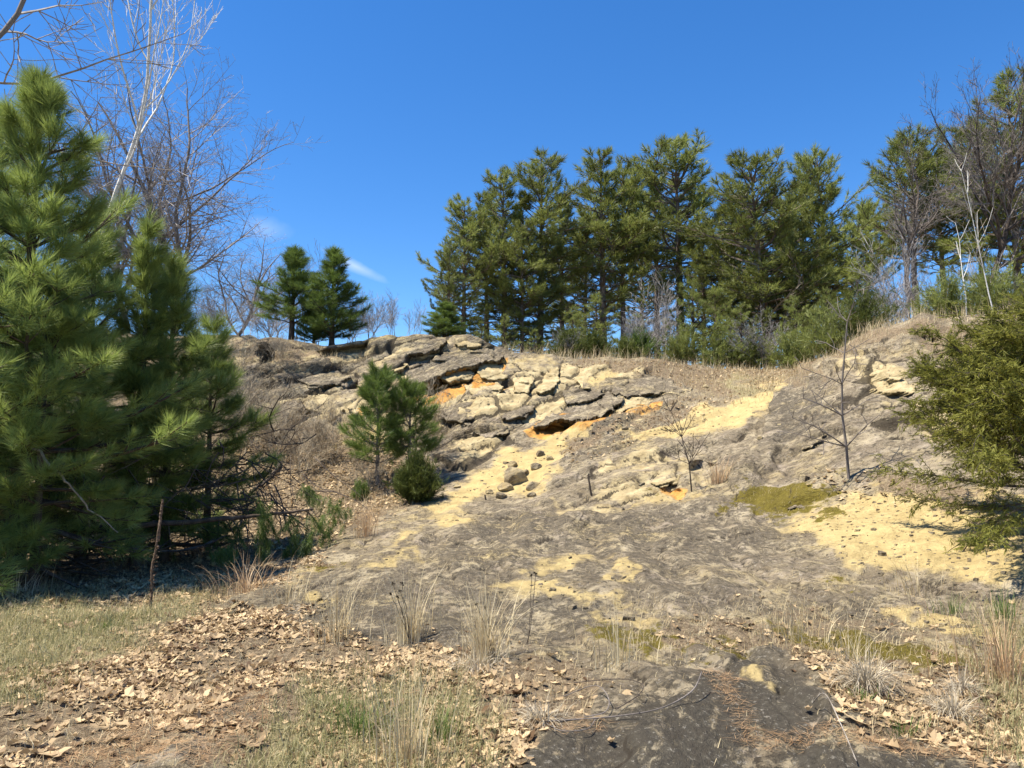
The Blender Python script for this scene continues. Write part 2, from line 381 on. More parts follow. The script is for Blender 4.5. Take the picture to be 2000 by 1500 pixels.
SAND = [
 [(835,1008),(880,965),(930,925),(985,890),(1045,862),(1100,842),(1160,842),(1110,872),(1065,905),(1090,930),(1050,960),(985,972),(915,985),(870,1005)],
 [(1210,862),(1300,838),(1360,815),(1420,785),(1500,757),(1560,735),(1540,765),(1505,800),(1460,830),(1400,850),(1340,862),(1300,868)],
 (.75, [(1190,1010),(1270,985),(1370,965),(1420,955),(1400,975),(1300,1000),(1230,1015)]),
 (.8, [(690,1112),(735,1092),(790,1086),(850,1086),(830,1104),(770,1110),(730,1126)]),
 [(750,1068),(785,1048),(835,1038),(820,1058),(785,1072)],
 [(855,1012),(890,1005),(930,1015),(905,1040),(870,1040)],
 (.8, [(930,1155),(985,1130),(1040,1118),(1110,1148),(1240,1180),(1250,1195),(1100,1182),(1010,1162)]),
 [(1050,1115),(1120,1082),(1200,1085),(1150,1100),(1085,1118)],
 [(1185,1112),(1238,1106),(1240,1128),(1195,1134)],
 (.8, [(1130,1200),(1280,1204),(1420,1232),(1430,1248),(1300,1226),(1170,1232)]),
 (.78, [(1500,1030),(1560,1005),(1640,985),(1700,955),(1800,960),(2000,960),(2300,1000),(2300,1150),(1900,1150),(1800,1120),(1740,1140),(1650,1110),(1590,1060)]),
 [(1500,1020),(1560,1030),(1640,1060),(1700,1085),(1740,1110),(1700,1115),(1640,1085),(1580,1050)],
 [(1720,1195),(1860,1196),(1960,1230),(2200,1240),(2200,1290),(1950,1275),(1850,1240),(1730,1212)],
 (.75, [(625,880),(680,820),(735,815),(770,870),(745,930),(680,925)]),
 (.8, [(990,1040+240),(1050,1262),(1060,1285),(1010,1292)]),
 [(1445,1330),(1480,1310),(1500,1325),(1490,1345)],
 [(600,1180),(640,1160),(650,1172),(615,1192)],
 (.7, [(540,1140),(640,1105),(700,1095),(650,1125),(560,1155)]),
 (.8, [(985,700),(1040,692),(1100,704),(1060,716),(1000,712)]),
 (.8, [(1160,735),(1200,720),(1230,722),(1195,770),(1165,765)]),
]
CREAM = [
 (.62, [(440,670),(740,665),(1000,690),(1220,710),(1340,770),(1180,840),(1050,850),(960,890),(860,870),(700,840),(560,830),(440,780)]),
 (.9, [(575,800),(600,765),(660,745),(740,755),(850,790),(850,825),(800,850),(700,840),(600,830)]),
 (.9, [(720,690),(780,655),(860,655),(960,668),(980,700),(860,700),(790,720),(740,760),(690,770)]),
 (.85, [(800,760),(850,735),(930,722),(1000,705),(1060,720),(1070,770),(1000,790),(930,792),(860,800)]),
 (.95, [(1000,700),(1100,705),(1090,760),(1050,830),(1000,850),(985,800),(1040,770)]),
 (.7, [(1080,700),(1180,705),(1200,760),(1130,780)]),
 (.85, [(1200,800),(1290,790),(1330,800),(1240,850),(1150,850)]),
 (.6, [(880,850),(1000,840),(1010,880),(900,950)]),
 (.8, [(1180,920),(1300,890),(1420,900),(1410,960),(1280,990),(1180,990)]),
 (.75, [(1640,730),(1700,700),(1800,740),(1850,760),(1790,790),(1690,775)]),
 (.8, [(1780,800),(1900,810),(1900,860),(1800,850)]),
 (.68, [(1060,990),(1220,1000),(1180,1030),(1090,1020)]),
]
ORANGE = [
 [(785,778),(812,754),(868,732),(930,714),(992,698),(988,722),(945,748),(905,768),(860,782),(810,790)],
 [(1022,850),(1065,818),(1110,812),(1195,808),(1185,838),(1130,856),(1050,860)],
 [(1204,816),(1235,793),(1290,793),(1290,806),(1235,822)],
 (.8, [(860,752),(940,745),(1010,748),(960,760),(890,768)]),
 [(680,805),(700,798),(712,812),(690,820)],
 (.7, [(840,725),(900,728),(880,745)]),
 (.75, [(1290,950),(1340,960),(1330,985),(1290,975)]),
]
MOSS = [
 (.75, [(1405,990),(1500,960),(1600,945),(1640,970),(1600,1010),(1500,1020),(1420,1010)]),
 [(1590,1010),(1640,1005),(1650,1025),(1600,1030)],
 [(600,1120),(650,1098),(670,1105),(640,1122)],
 (.7, [(1600,1130),(1680,1150),(1680,1170),(1610,1150)]),
 (.7, [(1240,930+35),(1300,950),(1290,980)]),
 (.8, [(1620,930),(1660,920),(1650,950)]),
 (.6, [(1740,1350),(1830,1360),(1800,1400),(1750,1380)]),
 (.6, [(1150,1210),(1450,1240),(1500,1290),(1250,1290),(1150,1260)]),
 (.6, [(1450,1200),(1900,1260),(2000,1400),(1700,1420),(1600,1330)]),
]
DARK = [
 (.45, [(560,1150),(900,1040),(1300,1020),(1500,960),(1560,1060),(1300,1160),(900,1160)]),
 (.5, [(860,870),(1000,850),(1090,800),(1060,760),(900,790),(850,830)]),
 (.5, [(1090,1010),(1500,990),(1500,1100),(1200,1090)]),
 (1.0, [(1000,1480),(1120,1400),(1250,1345),(1480,1265),(1580,1330),(1660,1420),(1640,1450),(1900,1480),(2000,1600),(950,1600)]),
 (.62, [(380,1225),(560,1150),(760,1135),(980,1150),(1240,1175),(1120,1270),(900,1270),(650,1260)]),
 (.64, [(1240,1160),(1440,1140),(1470,1180),(1340,1180)]),
 (.6, [(1480,1180),(1720,1180),(1800,1270),(1600,1260)]),
 (.62, [(1500,770),(1560,750),(1640,800),(1600,860),(1500,880)]),
 (.66, [(1090,850),(1300,800),(1360,790),(1240,870),(1100,920)]),
 (.6, [(1200,730),(1350,740),(1300,770),(1200,775)]),
 (.66, [(450,660),(560,662),(720,670),(700,720),(560,760),(470,830),(400,800)]),
 (.63, [(850,1060),(950,1000),(1200,1010),(1060,1080)]),
]
SOIL = [
 (.8, [(-3000,640),(470,650),(440,740),(470,880),(-3000,880)]),
 [(-3000,1600),(0,1420),(300,1280),(420,1190),(480,1130),(560,1080),(640,1060),(700,1040),(800,1000),(850,960),(830,910),(740,880),(600,850),(430,860),(-3000,850)],
 [(620,1230),(760,1250),(980,1275),(1100,1280),(1200,1330),(1120,1400),(980,1500),(400,1500),(560,1300)],
 (.85, [(-3000,1600),(0,1300),(300,1240),(640,1240),(560,1330),(250,1500),(100,1600)]),
 [(1300,1215),(1500,1240),(1700,1290),(2100,1330),(2100,1520),(1900,1470),(1690,1430),(1600,1310),(1480,1262),(1300,1270)],
 (.8, [(1560,700),(1700,640),(1850,620),(2000,605),(2300,600),(2300,760),(1900,730),(1750,690),(1640,720)]),
 [(1100,700),(1300,700),(1500,715),(1620,715),(1600,760),(1450,760),(1360,765),(1250,735),(1120,715)],
 (.7, [(1090,870),(1300,790),(1450,760),(1530,740),(1350,810),(1200,870),(1120,920)]),
 (.6, [(450,655),(720,660),(700,720),(560,730),(440,740)]),
 (.8, [(1700,930),(1900,960),(2000,990),(1850,1000),(1700,970)]),
 (.8, [(1450,1190),(1600,1190),(1900,1250),(1600,1240)]),
]
TURF = [
 [(-3000,1600),(-3000,1180),(0,1178),(300,1180),(430,1150),(400,1190),(300,1240),(150,1300),(0,1390)],
 (.8, [(600,1340),(900,1320),(960,1400),(950,1600),(400,1600)]),
 (.8, [(1400,750),(1450,735),(1560,745),(1500,765),(1430,790)]),
 (.6, [(1900,1200),(2200,1180),(2200,1600),(1950,1500)]),
]
sand, cream, orange, moss, dark, soil, turf = [region(x, sf, wp_) for x, sf, wp_ in ((SAND, 20, 40), (CREAM, 22, 30), (ORANGE, 7, 10), (MOSS, 22, 34), (DARK, 26, 34), (SOIL, 30, 46), (TURF, 36, 60))]
ROUGH = [
 (.7, [(-3000,640),(430,650),(430,880),(-3000,900)]),
 [(430,655),(740,655),(960,660),(1010,695),(1120,700),(1220,705),(1360,760),(1330,800),(1180,850),(1050,860),(960,900),(880,950),(850,900),(700,850),(600,840),(430,860)],
 (.45, [(1150,930),(1300,880),(1420,870),(1500,880),(1440,950),(1300,980),(1160,990)]),
 (.40, [(1090,860),(1350,790),(1400,860),(1150,930),(1080,910)]),
 (.9, [(1560,730),(1700,650),(1900,700),(1950,830),(1750,870),(1640,800),(1580,780)]),
 (.4, [(1480,780),(1600,760),(1700,860),(1700,950),(1500,960),(1430,920)]),
]
rough = region(ROUGH, 18, 20)
SLABS = [  # outline, protrusion of the lower edge, colour of the front
 ([(790,752),(793,720),(835,705),(868,687),(892,678),(940,680),(979,687),(984,699),(955,707),(910,717),(868,729),(829,747)], .55, 'g'),
 ([(784,687),(799,672),(844,657),(880,660),(868,675),(844,690),(790,695)], .38, 'g'),
 ([(880,675),(910,664),(934,669),(945,676),(922,680)], .25, 'c'),
 ([(754,729),(757,702),(772,690),(799,714),(787,722)], .30, 'c'),
 ([(697,753),(700,738),(754,728),(762,741),(742,749),(706,759)], .30, 'g'),
 ([(850,804),(880,790),(934,776),(943,795),(946,810),(904,827),(862,820)], .30, 'g'),
 ([(505,822),(530,792),(568,779),(598,793),(580,809),(556,830),(544,850),(510,846)], .45, 'g'),
 ([(600,772),(646,770),(674,800),(642,826),(622,806),(595,795)], .28, 'c'),
 ([(674,794),(688,775),(714,764),(734,783),(718,799),(688,810)], .30, 'c'),
 ([(1032,836),(1062,813),(1110,796),(1158,783),(1188,764),(1215,768),(1220,777),(1200,797),(1176,815),(1146,818),(1092,821),(1056,833)], .60, 'g'),
 ([(1203,810),(1209,784),(1230,772),(1254,775),(1292,790),(1275,797),(1239,797),(1212,806)], .35, 'c'),
 ([(1194,766),(1197,742),(1218,730),(1275,732),(1326,745),(1352,759),(1320,770),(1275,768),(1224,776)], .35, 'g'),
 ([(1129,718),(1149,715),(1160,741),(1156,761),(1134,758),(1127,732)], .22, 'c'),
 ([(1044,764),(1066,730),(1080,716),(1100,718),(1094,743),(1068,770)], .30, 'c'),
 ([(970,804),(1014,790),(1046,790),(1034,815),(984,821)], .25, 'g'),
 ([(902,828),(945,808),(992,829),(992,851),(936,857)], .22, 'g'),
 ([(1173,916),(1212,898),(1254,885),(1306,876),(1301,890),(1260,902),(1242,911),(1218,911),(1182,920)], .22, 'g'),
 ([(1196,948),(1215,934),(1250,926),(1262,944),(1232,956),(1210,952)], .20, 'g'),
 ([(1268,946),(1290,926),(1330,930),(1322,946),(1290,954)], .20, 'c'),
 ([(1690,698),(1718,687),(1750,692),(1739,702),(1703,702)], .30, 'c'),
 ([(1670,716),(1718,716),(1764,736),(1754,746),(1685,724)], .25, 'c'),
 ([(1698,760),(1739,752),(1757,737),(1789,749),(1792,768),(1760,765),(1730,768)], .25, 'c'),
 ([(1786,802),(1830,796),(1870,808),(1864,824),(1800,816)], .22, 'c'),
 ([(856,738),(884,726),(930,722),(920,738),(880,748)], .18, 'c'),
 ([(935,712),(965,708),(1000,716),(990,740),(950,744),(930,730)], .22, 'c'),
 ([(905,752),(950,744),(985,752),(970,772),(925,776)], .24, 'c'),
 ([(575,742),(600,726),(650,722),(692,734),(670,752),(600,758)], .24, 'g'),
 ([(1000,735),(1030,722),(1050,738),(1030,768),(1005,766)], .20, 'c'),
 ([(1095,760),(1150,766),(1170,756),(1184,768),(1150,784),(1105,790)], .20, 'g'),
 ([(1400,905),(1420,884),(1452,872),(1470,884),(1440,900),(1416,916)], .22, 'g'),
 ([(1560,868),(1580,850),(1620,846),(1606,862),(1575,876)], .20, 'g'),
 ([(1490,990),(1545,970),(1620,962),(1650,975),(1600,990),(1530,996)], .22, 'g'),
 ([(862,1080),(890,1064),(940,1066),(960,1078),(930,1080),(895,1078)], .14, 'g'),
]
# relief
P0 = np.stack([GA * D, D, EYE + GB * D], -1).reshape(-1, 3)
bn = np.array([-.40, -.06, .91]); bn /= np.linalg.norm(bn); bs = np.cross(bn, [0, 1, 0]); bs /= np.linalg.norm(bs); bt = np.cross(bn, bs)
def bed(P):
    q = np.stack([P @ bs, P @ bt, P @ bn], 1); q[:, 2] += .22 * fbm(P * .35, 3, 40) ; return q
q = bed(P0); q1 = q + .12 * np.stack([fbm(P0 * 2.2, 3, 50), fbm(P0 * 2.2, 3, 53), fbm(P0 * 2.2, 3, 56) * .5], 1)
rg = np.maximum(rough.ravel(), .13)
f1, f2, off, rid = voronoi(q1 * [1 / 1.5, 1 / 1.5, 1 / .62], 1)
blk = (rid[:, 0] - .5) * .24 + (off[:, 0] * (rid[:, 1] - .5) + off[:, 2] * (rid[:, 2] - .75) * .9) * .38
g1, g2, off2, rid2 = voronoi(q1 * [1 / .5, 1 / .5, 1 / .2] + 3.7, 21)
blk2 = (rid2[:, 0] - .5) * .12 + (off2[:, 0] * (rid2[:, 1] - .5) + off2[:, 2] * (rid2[:, 2] - .7)) * .13
crk = ss(.10 - (f2 - f1), 0, .10); crk2 = ss(.10 - (g2 - g1), 0, .10)
strata = fbm(q * [.25, .25, 3.2], 4, 60)
mound = fbm(P0 * .35, 3, 70); mid = fbm(P0 * 1.3, 4, 73); fine = fbm(P0 * 7, 3, 76)
sandy = np.maximum(sand, np.maximum(soil, turf)).ravel()
rr = rg * (1 - .8 * sandy)
dist_f = D.ravel()
vis = ss(dist_f, 1.5, 4)
h = rr * (blk + blk2 - .10 * crk - .03 * crk2 + .05 * strata) + vis * (.05 * mound + (.02 + .04 * sandy) * mid + (.006 + .014 * sandy) * fine + .04 * (1 - sandy) * strata + .012 * (1 - sandy) * fbm(q * [.8, .8, 5], 2, 63))
# low swell terraces on the smooth slab
terr = q[:, 2] * 2.6 + .9 * fbm(P0 * .8, 5, 80); tf = terr - np.floor(terr)
terr2 = q[:, 2] * 9 + 1.2 * fbm(P0 * 1.7, 5, 84); tg = terr2 - np.floor(terr2)
h += (1 - sandy) * ss(fbm(P0 * .6, 2, 86), -.3, .3) * vis * .022 * (ss(tg, 0, .9) - ss(tg, .9, 1))
h += (1 - rg) * (1 - sandy) * vis * .065 * (ss(tf, 0, .9) - ss(tf, .9, 1))
h += sand.ravel() * vis * (.05 + .03 * fbm(P0 * 2.5, 3, 82)) + sandy * vis * .02 * fbm(P0 * 12, 2, 81) + moss.ravel() * .02 * vis * (1 + fine)
# caves under the overhangs and the darker cavities
CAVES = [([(795,774),(812,756),(868,738),(930,720),(985,704),(960,722),(905,745),(850,766)], .5),
 ([(1035,846),(1065,826),(1110,822),(1180,818),(1165,838),(1100,848)], .7),
 ([(1212,808),(1240,798),(1285,796),(1250,810)], .4), ([(790,700),(840,694),(870,682),(850,702),(800,712)], .4),
 ([(870,1082),(895,1072),(960,1072),(940,1084)], .25), ([(608,1186),(625,1168),(642,1170),(632,1186)], .2),
 ([(1290,972),(1310,950),(1335,962),(1325,984)], .3), ([(1785,668),(1815,656),(1840,668),(1820,676)], .5),
 ([(620,680),(650,672),(720,662),(716,700),(680,712),(630,700)], .7), ([(498,686),(510,680),(536,690),(538,716),(514,722),(500,704)], .5),
 ([(1062,752),(1078,722),(1086,716),(1078,745),(1066,764)], .35), ([(1420,930),(1450,900),(1462,905),(1440,935)], .4),
 ([(520,850),(545,820),(580,810),(560,850),(540,862)], .6), ([(740,742),(760,720),(758,750)], .4),
 ([(1355,900),(1385,892),(1420,884),(1400,902),(1365,908)], .2), ([(1345,925),(1375,900),(1400,905),(1395,950),(1370,960)], .3)]
cave = np.zeros(PX.shape)
for pl, dp in CAVES:
    qq = np.array(pl, float); x0, y0 = qq.min(0) - 20; x1, y1 = qq.max(0) + 20
    m = (PX > x0) & (PX < x1) & (PY > y0) & (PY < y1)
    s = sdist(PX[m] + 6 * WX[m], PY[m] + 5 * WY[m], pl)
    v = np.zeros(PX.shape); v[m] = dp * ss(-s, -1, 8); cave = np.maximum(cave, v)
# sharp-lipped steps along joints: (polyline left->right, drop, fall-off in metres)
STEPS = [([(1445,930),(1460,900),(1492,860),(1500,810),(1510,780),(1530,760),(1600,712)], .28, 'r'),
 ([(1000,1012),(1110,1022),(1230,1022),(1330,995),(1420,962),(1470,930),(1500,905)], .16, 'd'),
 ([(1040,962),(1120,945),(1200,925),(1290,893),(1370,870),(1440,850),(1505,812)], .16, 'u'),
 ([(1085,925),(1160,905),(1260,868),(1340,842),(1420,812)], .12, 'u'),
 ([(1095,890),(1180,868),(1270,835),(1360,800)], .10, 'u'),
 ([(1060,985),(1150,970),(1240,950),(1330,925),(1400,905)], .12, 'u'),
 ([(1120,1005),(1200,992),(1300,965),(1380,940)], .09, 'u'),
 ([(1500,905),(1570,872),(1640,850),(1700,838)], .14, 'u'), ([(1530,840),(1590,812),(1660,800),(1730,800)], .12, 'u'),
 ([(1560,790),(1620,765),(1680,752)], .12, 'u'), ([(1600,745),(1680,725),(1760,735),(1830,750)], .2, 'u'), ([(1640,705),(1720,690),(1820,700)], .22, 'u'),
 ([(1760,672),(1800,655),(1850,662)], .25, 'u'),
 ([(640,1085),(760,1062),(860,1056),(960,1060)], .08, 'u'), ([(860,1030),(960,1012),(1050,1020)], .06, 'u'), ([(1000,1075),(1120,1050),(1260,1040)], .06, 'u'),
 ([(1260,1080),(1400,1050),(1500,1040)], .05, 'u'), ([(1480,1000),(1560,990),(1640,975)], .12, 'u'), ([(820,1135),(960,1112),(1060,1100)], .04, 'u'),
 ([(870,905),(930,880),(990,862)], .15, 'u'), ([(860,880),(900,850),(960,835)], .15, 'u'), ([(430,760),(520,740),(600,742),(680,725)], .25, 'u'), ([(440,700),(520,690),(600,700)], .25, 'u'),
 ([(560,1080),(640,1062),(760,1030),(840,1015)], .06, 'u'),
 ([(1080,1060),(1160,1030),(1220,1012),(1300,1000)], .06, 'u'), ([(420,1225),(520,1180),(640,1150),(760,1120)], .05, 'u'),
 ([(1000,1480),(1160,1405),(1300,1360),(1430,1290),(1480,1272),(1570,1300),(1620,1370),(1650,1425)], .02, 'd'),
 ([(1110,860),(1200,840),(1340,790)], .15, 'u'), ([(1040,1000),(1150,985),(1260,960)], .12, 'u')]
step = np.zeros(PX.shape); lip_shade = np.zeros(PX.shape)
for ln, dp, sd_ in STEPS:
    qq = np.array(ln, float); x0, y0 = qq.min(0) - 90; x1, y1 = qq.max(0) + 90
    m = (PX > x0) & (PX < x1) & (PY > y0) & (PY < y1)
    dd, s = ldist(PX[m] + 16 * WX2[m], PY[m] + 14 * WY2[m], ln)
    s = s if sd_ == 'u' else -s
    endf = ss(PX[m], qq[:, 0].min() - 5, qq[:, 0].min() + 40) * (1 - ss(PX[m], qq[:, 0].max() - 40, qq[:, 0].max() + 5)) if sd_ != 'r' else 1
    v = np.zeros(PX.shape); v[m] = .8 * dp * endf * ss(s * dd, -2.5, 2.5) * (1 - ss(dd, 8, 60)); step += v
    lip_shade_line = np.zeros(PX.shape); lip_shade_line[m] = endf * np.where((s < 0) & (dd < 2.6), 1, 0) * .62 * ss(WX[m], -.35, .25); lip_shade = np.maximum(lip_shade, lip_shade_line)  # thin dark line painted on the low side of each step, as shade
# displace: bulk along the true surface normal, caves and steps level with the horizontal, into or out of the hill
G3 = P0.reshape(nb, na, 3)
du = np.gradient(G3, axis=1); dv = np.gradient(G3, axis=0); NN = np.cross(du, dv); NN /= np.linalg.norm(NN, axis=2, keepdims=True) + 1e-9
NN = np.where(NN[..., 2:3] < 0, -NN, NN)
def blur(g):
    for ax_ in (0, 1):
        g = .5 * g + .25 * (np.roll(g, 1, ax_) + np.roll(g, -1, ax_))
    return g
_hb = blur(h.reshape(nb, na)); _hb[0] = _hb[1]; _hb[-1] = _hb[-2]; _hb[:, 0] = _hb[:, 1]; _hb[:, -1] = _hb[:, -2]
G3 = G3 + NN * (_hb[..., None] + step[..., None])
ray = np.stack([GA, np.ones_like(GA), GB * .5], -1); G3 = G3 + ray * cave[..., None]
crack_and_shade = np.clip(crk * rr * 1.0 + crk2 * rr * .55, 0, 1).reshape(nb, na)
crack_and_shade = np.maximum(crack_and_shade, ((1 - sandy) * (1 - rg) * .7 * ss(tf, .90, 1) * (fbm(P0 * .9, 2, 99) > -.1)).reshape(nb, na))
crack_and_shade = np.maximum(crack_and_shade, lip_shade * (1 - np.maximum(soil, turf)) * (D > 6))  # painted shade under the steps joins the real joint cracks
cream = cream * (.62 + .62 * (rid[:, 3] > .5)).reshape(nb, na)
# the plateau behind the crest
S_ = np.array([.12, .3, .6, 1, 1.6, 2.4, 3.4, 5, 7, 10, 14, 20, 30, 45, 70, 110, 180, 300])
rd = D[-1]; RIDZ = (EYE + GB[-1] * D[-1]); end = G3[-1]
def plat_z(a, s):
    z0 = np.interp(a, A1, RIDZ); bb = np.interp(a, A1, RB)
    slope = .55 * bb
    return z0 + slope * np.minimum(s, 14) - .0 * s
rows = []
for s in S_:
    y = rd + s; x = A1 * y; z = plat_z(A1, s) + (end[:, 2] - RIDZ) * math.exp(-s / .8)
    pp = np.stack([x, y, z], 1); pp[:, 2] += (1 - math.exp(-s)) * (.10 * fbm(pp * .5, 3, 90) - .02)
    rows.append(pp)
BACK = np.stack(rows)
ALL = np.concatenate([G3, BACK]); nr = len(ALL)
def padr(v, val=0.0): return np.concatenate([v, np.full((len(S_), na), val)])
psoil = padr(soil); psoil[nb:] = .8
atts = dict(sand=padr(sand), cream=padr(cream), orange=padr(orange), moss=padr(moss), dark=padr(dark), soil=psoil, turf=padr(turf), crack_and_shade=padr(crack_and_shade))
for k in atts: atts[k][nb:nb + 3] = atts[k][nb - 1]
idx = np.arange(nr * na).reshape(nr, na)
Q = np.stack([idx[:-1, :-1], idx[:-1, 1:], idx[1:, 1:], idx[1:, :-1]], -1)
rockmask = np.zeros((nr - 1, na - 1), bool)
rk = (np.maximum(soil, turf) < .55) & (PY < 1600)
rockmask[:nb - 1] = rk[:-1, :-1]
platmask = np.zeros_like(rockmask); platmask[nb - 1:] = True
def piece(name, mask):
    f = Q[mask]; u, inv = np.unique(f.ravel(), return_inverse=True)
    me = mesh_np(name, ALL.reshape(-1, 3)[u], [inv.reshape(-1, 4)], True, {k: v.ravel()[u] for k, v in atts.items()}, [M['rock']])
    return tag(obj(name, me), kind='structure')
ground = piece('ground', ~rockmask & ~platmask)
rock_slope = piece('rock_slope', rockmask)
plateau = piece('plateau', platmask)
bk = np.array([[-300, -300, -.03], [300, -300, -.03], [300, .55, -.03], [-300, .55, -.03]], float)
mb = mesh_np('meadow', bk, [np.array([[0, 1, 2, 3]])], False, {k: [0.8 if k == 'turf' else 0] * 4 for k in atts}, [M['rock']])
tag(obj('meadow', mb), kind='structure')

def surf(px, py):
    """surface point seen at this picture angle"""
    a, b = ab(px, py); i = np.clip(np.searchsorted(A1, a), 0, na - 1)
    bb = GB[:, i]; j = np.clip(np.searchsorted(bb, b), 0, nb - 1)
    return Vector(G3[j, i])
def gz(x, y):
    a = x / y; i = int(np.clip(np.searchsorted(A1, a), 0, na - 1))
    if y > rd[i]: return float(plat_z(a, y - rd[i]))
    col = G3[:, i]; o = np.argsort(col[:, 1]); return float(np.interp(y, col[o, 1], col[o, 2]))
def at(px, y, py=700):
    """ground point at distance y in the direction of column px"""
    a, _ = ab(px, py); return Vector((a * y, y, gz(a * y, y)))
def zat(py, y): return EYE + float(ab(1000, py)[1]) * y

# overhanging slabs and blocks that stand out of the face
sid = 0
for poly, pro, colr in SLABS:
    sid += 1
    pq = np.array(poly, float); x0, y0 = pq.min(0) - 4; x1, y1 = pq.max(0) + 4
    st = 2.0
    xs = np.arange(x0, x1, st); ys = np.arange(y0, y1, st)
    X, Y = np.meshgrid(xs, ys)
    nn = np.stack([X.ravel() / 12, Y.ravel() / 12, np.full(X.size, sid * 3.3)], 1)
    wx = fbm(nn, 4, 5).reshape(X.shape) * 9; wy = fbm(nn + 5, 4, 6).reshape(X.shape) * 7
    s = sdist(X + wx, Y + wy, poly); ins = s < 0
    cell = ins[:-1, :-1] & ins[1:, :-1] & ins[:-1, 1:] & ins[1:, 1:]
    if not cell.any(): continue
    a, b = ab(X, Y); d = dist(a.ravel(), b.ravel()).reshape(X.shape)
    # lower edge of the outline in each column: the slab leans out towards it
    yt = np.where(ins, Y, 1e9).min(0); yb = np.where(ins, Y, -1e9).max(0); t = np.clip((yb[None] - Y) / np.maximum(yb - yt, 8)[None], 0, 1)
    P = np.stack([a * d, d, EYE + b * d], -1)
    Pf = P.reshape(-1, 3)
    rel = .05 * fbm(Pf * 2.5, 4, 30 + sid) + .03 * strata[0] * 0 + .02 * fbm(bed(Pf) * [1, 1, 8], 3, 31 + sid)
    rnd = np.exp(-np.maximum(-s, 0) / 3.0) * .09
    _f1, _f2, _of, _ri = voronoi(bed(Pf) * [1.1, 1.1, 2.6] + sid, 60)
    rel = rel * 1.4 + (_ri[:, 0] - .5) * .16 + _of[:, 0] * (_ri[:, 1] - .5) * .2 - .05 * ss(.08 - (_f2 - _f1), 0, .08)
    outw = pro * (.12 + .88 * (1 - t) ** 1.2) + .02 + rel.reshape(X.shape) - rnd
    FR = P - np.stack([a, np.ones_like(a), b], -1) * outw[..., None]
    BKp = FR + np.array([0, 1.0, -.12]) * (pro + .9)
    nidx = np.arange(X.size).reshape(X.shape)
    fq = np.stack([nidx[:-1, :-1], nidx[1:, :-1], nidx[1:, 1:], nidx[:-1, 1:]], -1)[cell]
    # boundary edges -> walls
    e = np.concatenate([fq[:, [0, 1]], fq[:, [1, 2]], fq[:, [2, 3]], fq[:, [3, 0]]])
    key = {}
    for u_, v_ in e.tolist():
        if (v_, u_) in key: del key[(v_, u_)]
        else: key[(u_, v_)] = 1
    be = np.array(list(key.keys())); nv = X.size
    MIDp = FR * .5 + BKp * .5 + .04 * np.stack([fbm(Pf * 5, 3, 33), fbm(Pf * 5, 3, 34), fbm(Pf * 5, 3, 35)], -1).reshape(FR.shape)
    VV = np.concatenate([FR.reshape(-1, 3), MIDp.reshape(-1, 3), BKp.reshape(-1, 3)])
    w1 = np.stack([be[:, 1], be[:, 0], be[:, 0] + nv, be[:, 1] + nv], 1); w2 = w1 + nv
    fs = np.concatenate([fq, w1, w2]); u, inv = np.unique(fs.ravel(), return_inverse=True)
    zero = np.zeros(len(VV)); og = zero.copy(); cm = zero.copy(); dk = zero.copy()
    og[nv:] = .8 if pro > .3 else .4; cm[nv:] = .9
    cm[:nv] = .75 if colr == 'c' else .25
    if colr == 'g': dk[:nv] = .3
    A = dict(sand=zero, cream=cm, orange=og, moss=zero, dark=dk, soil=zero, turf=zero, crack_and_shade=zero)
    me = mesh_np('rock_slab', VV[u], [inv.reshape(-1, 4)], True, {k: v[u] for k, v in A.items()}, [M['rock']])
    o = obj('rock_slab', me, rock_slope)

# ------------------------------------------------------------------ loose stones
def stone_mesh(seed, name='stone'):
    import bmesh
    bm = bmesh.new(); bmesh.ops.create_icosphere(bm, subdivisions=4, radius=1)
    r = np.random.default_rng(seed)
    V = np.array([v.co[:] for v in bm.verts])
    pl = r.normal(size=(11, 3)); pl /= np.linalg.norm(pl, axis=1)[:, None]; dd = r.uniform(.55, .95, 11)
    for n_v, d_ in zip(pl, dd):
        k = V @ n_v; m = k > d_; V[m] -= np.outer(k[m] - d_, n_v) * .92
    V += V * (.07 * fbm(V * 1.8 + seed, 4, seed))[:, None]
    V *= [1.0, .8, .55]
    for v, c in zip(bm.verts, V): v.co = c
    me = bpy.data.meshes.new(name); bm.to_mesh(me); bm.free()
    for k in ('sand', 'orange', 'moss', 'dark', 'soil', 'turf', 'crack_and_shade', 'cream'):
        a = me.attributes.new(k, 'FLOAT', 'POINT'); a.data.foreach_set('value', np.full(len(me.vertices), {'cream': .5, 'dark': .0}.get(k, 0), np.float32))
    me.materials.append(M['rock']); return me
stones = [stone_mesh(i) for i in range(5)]
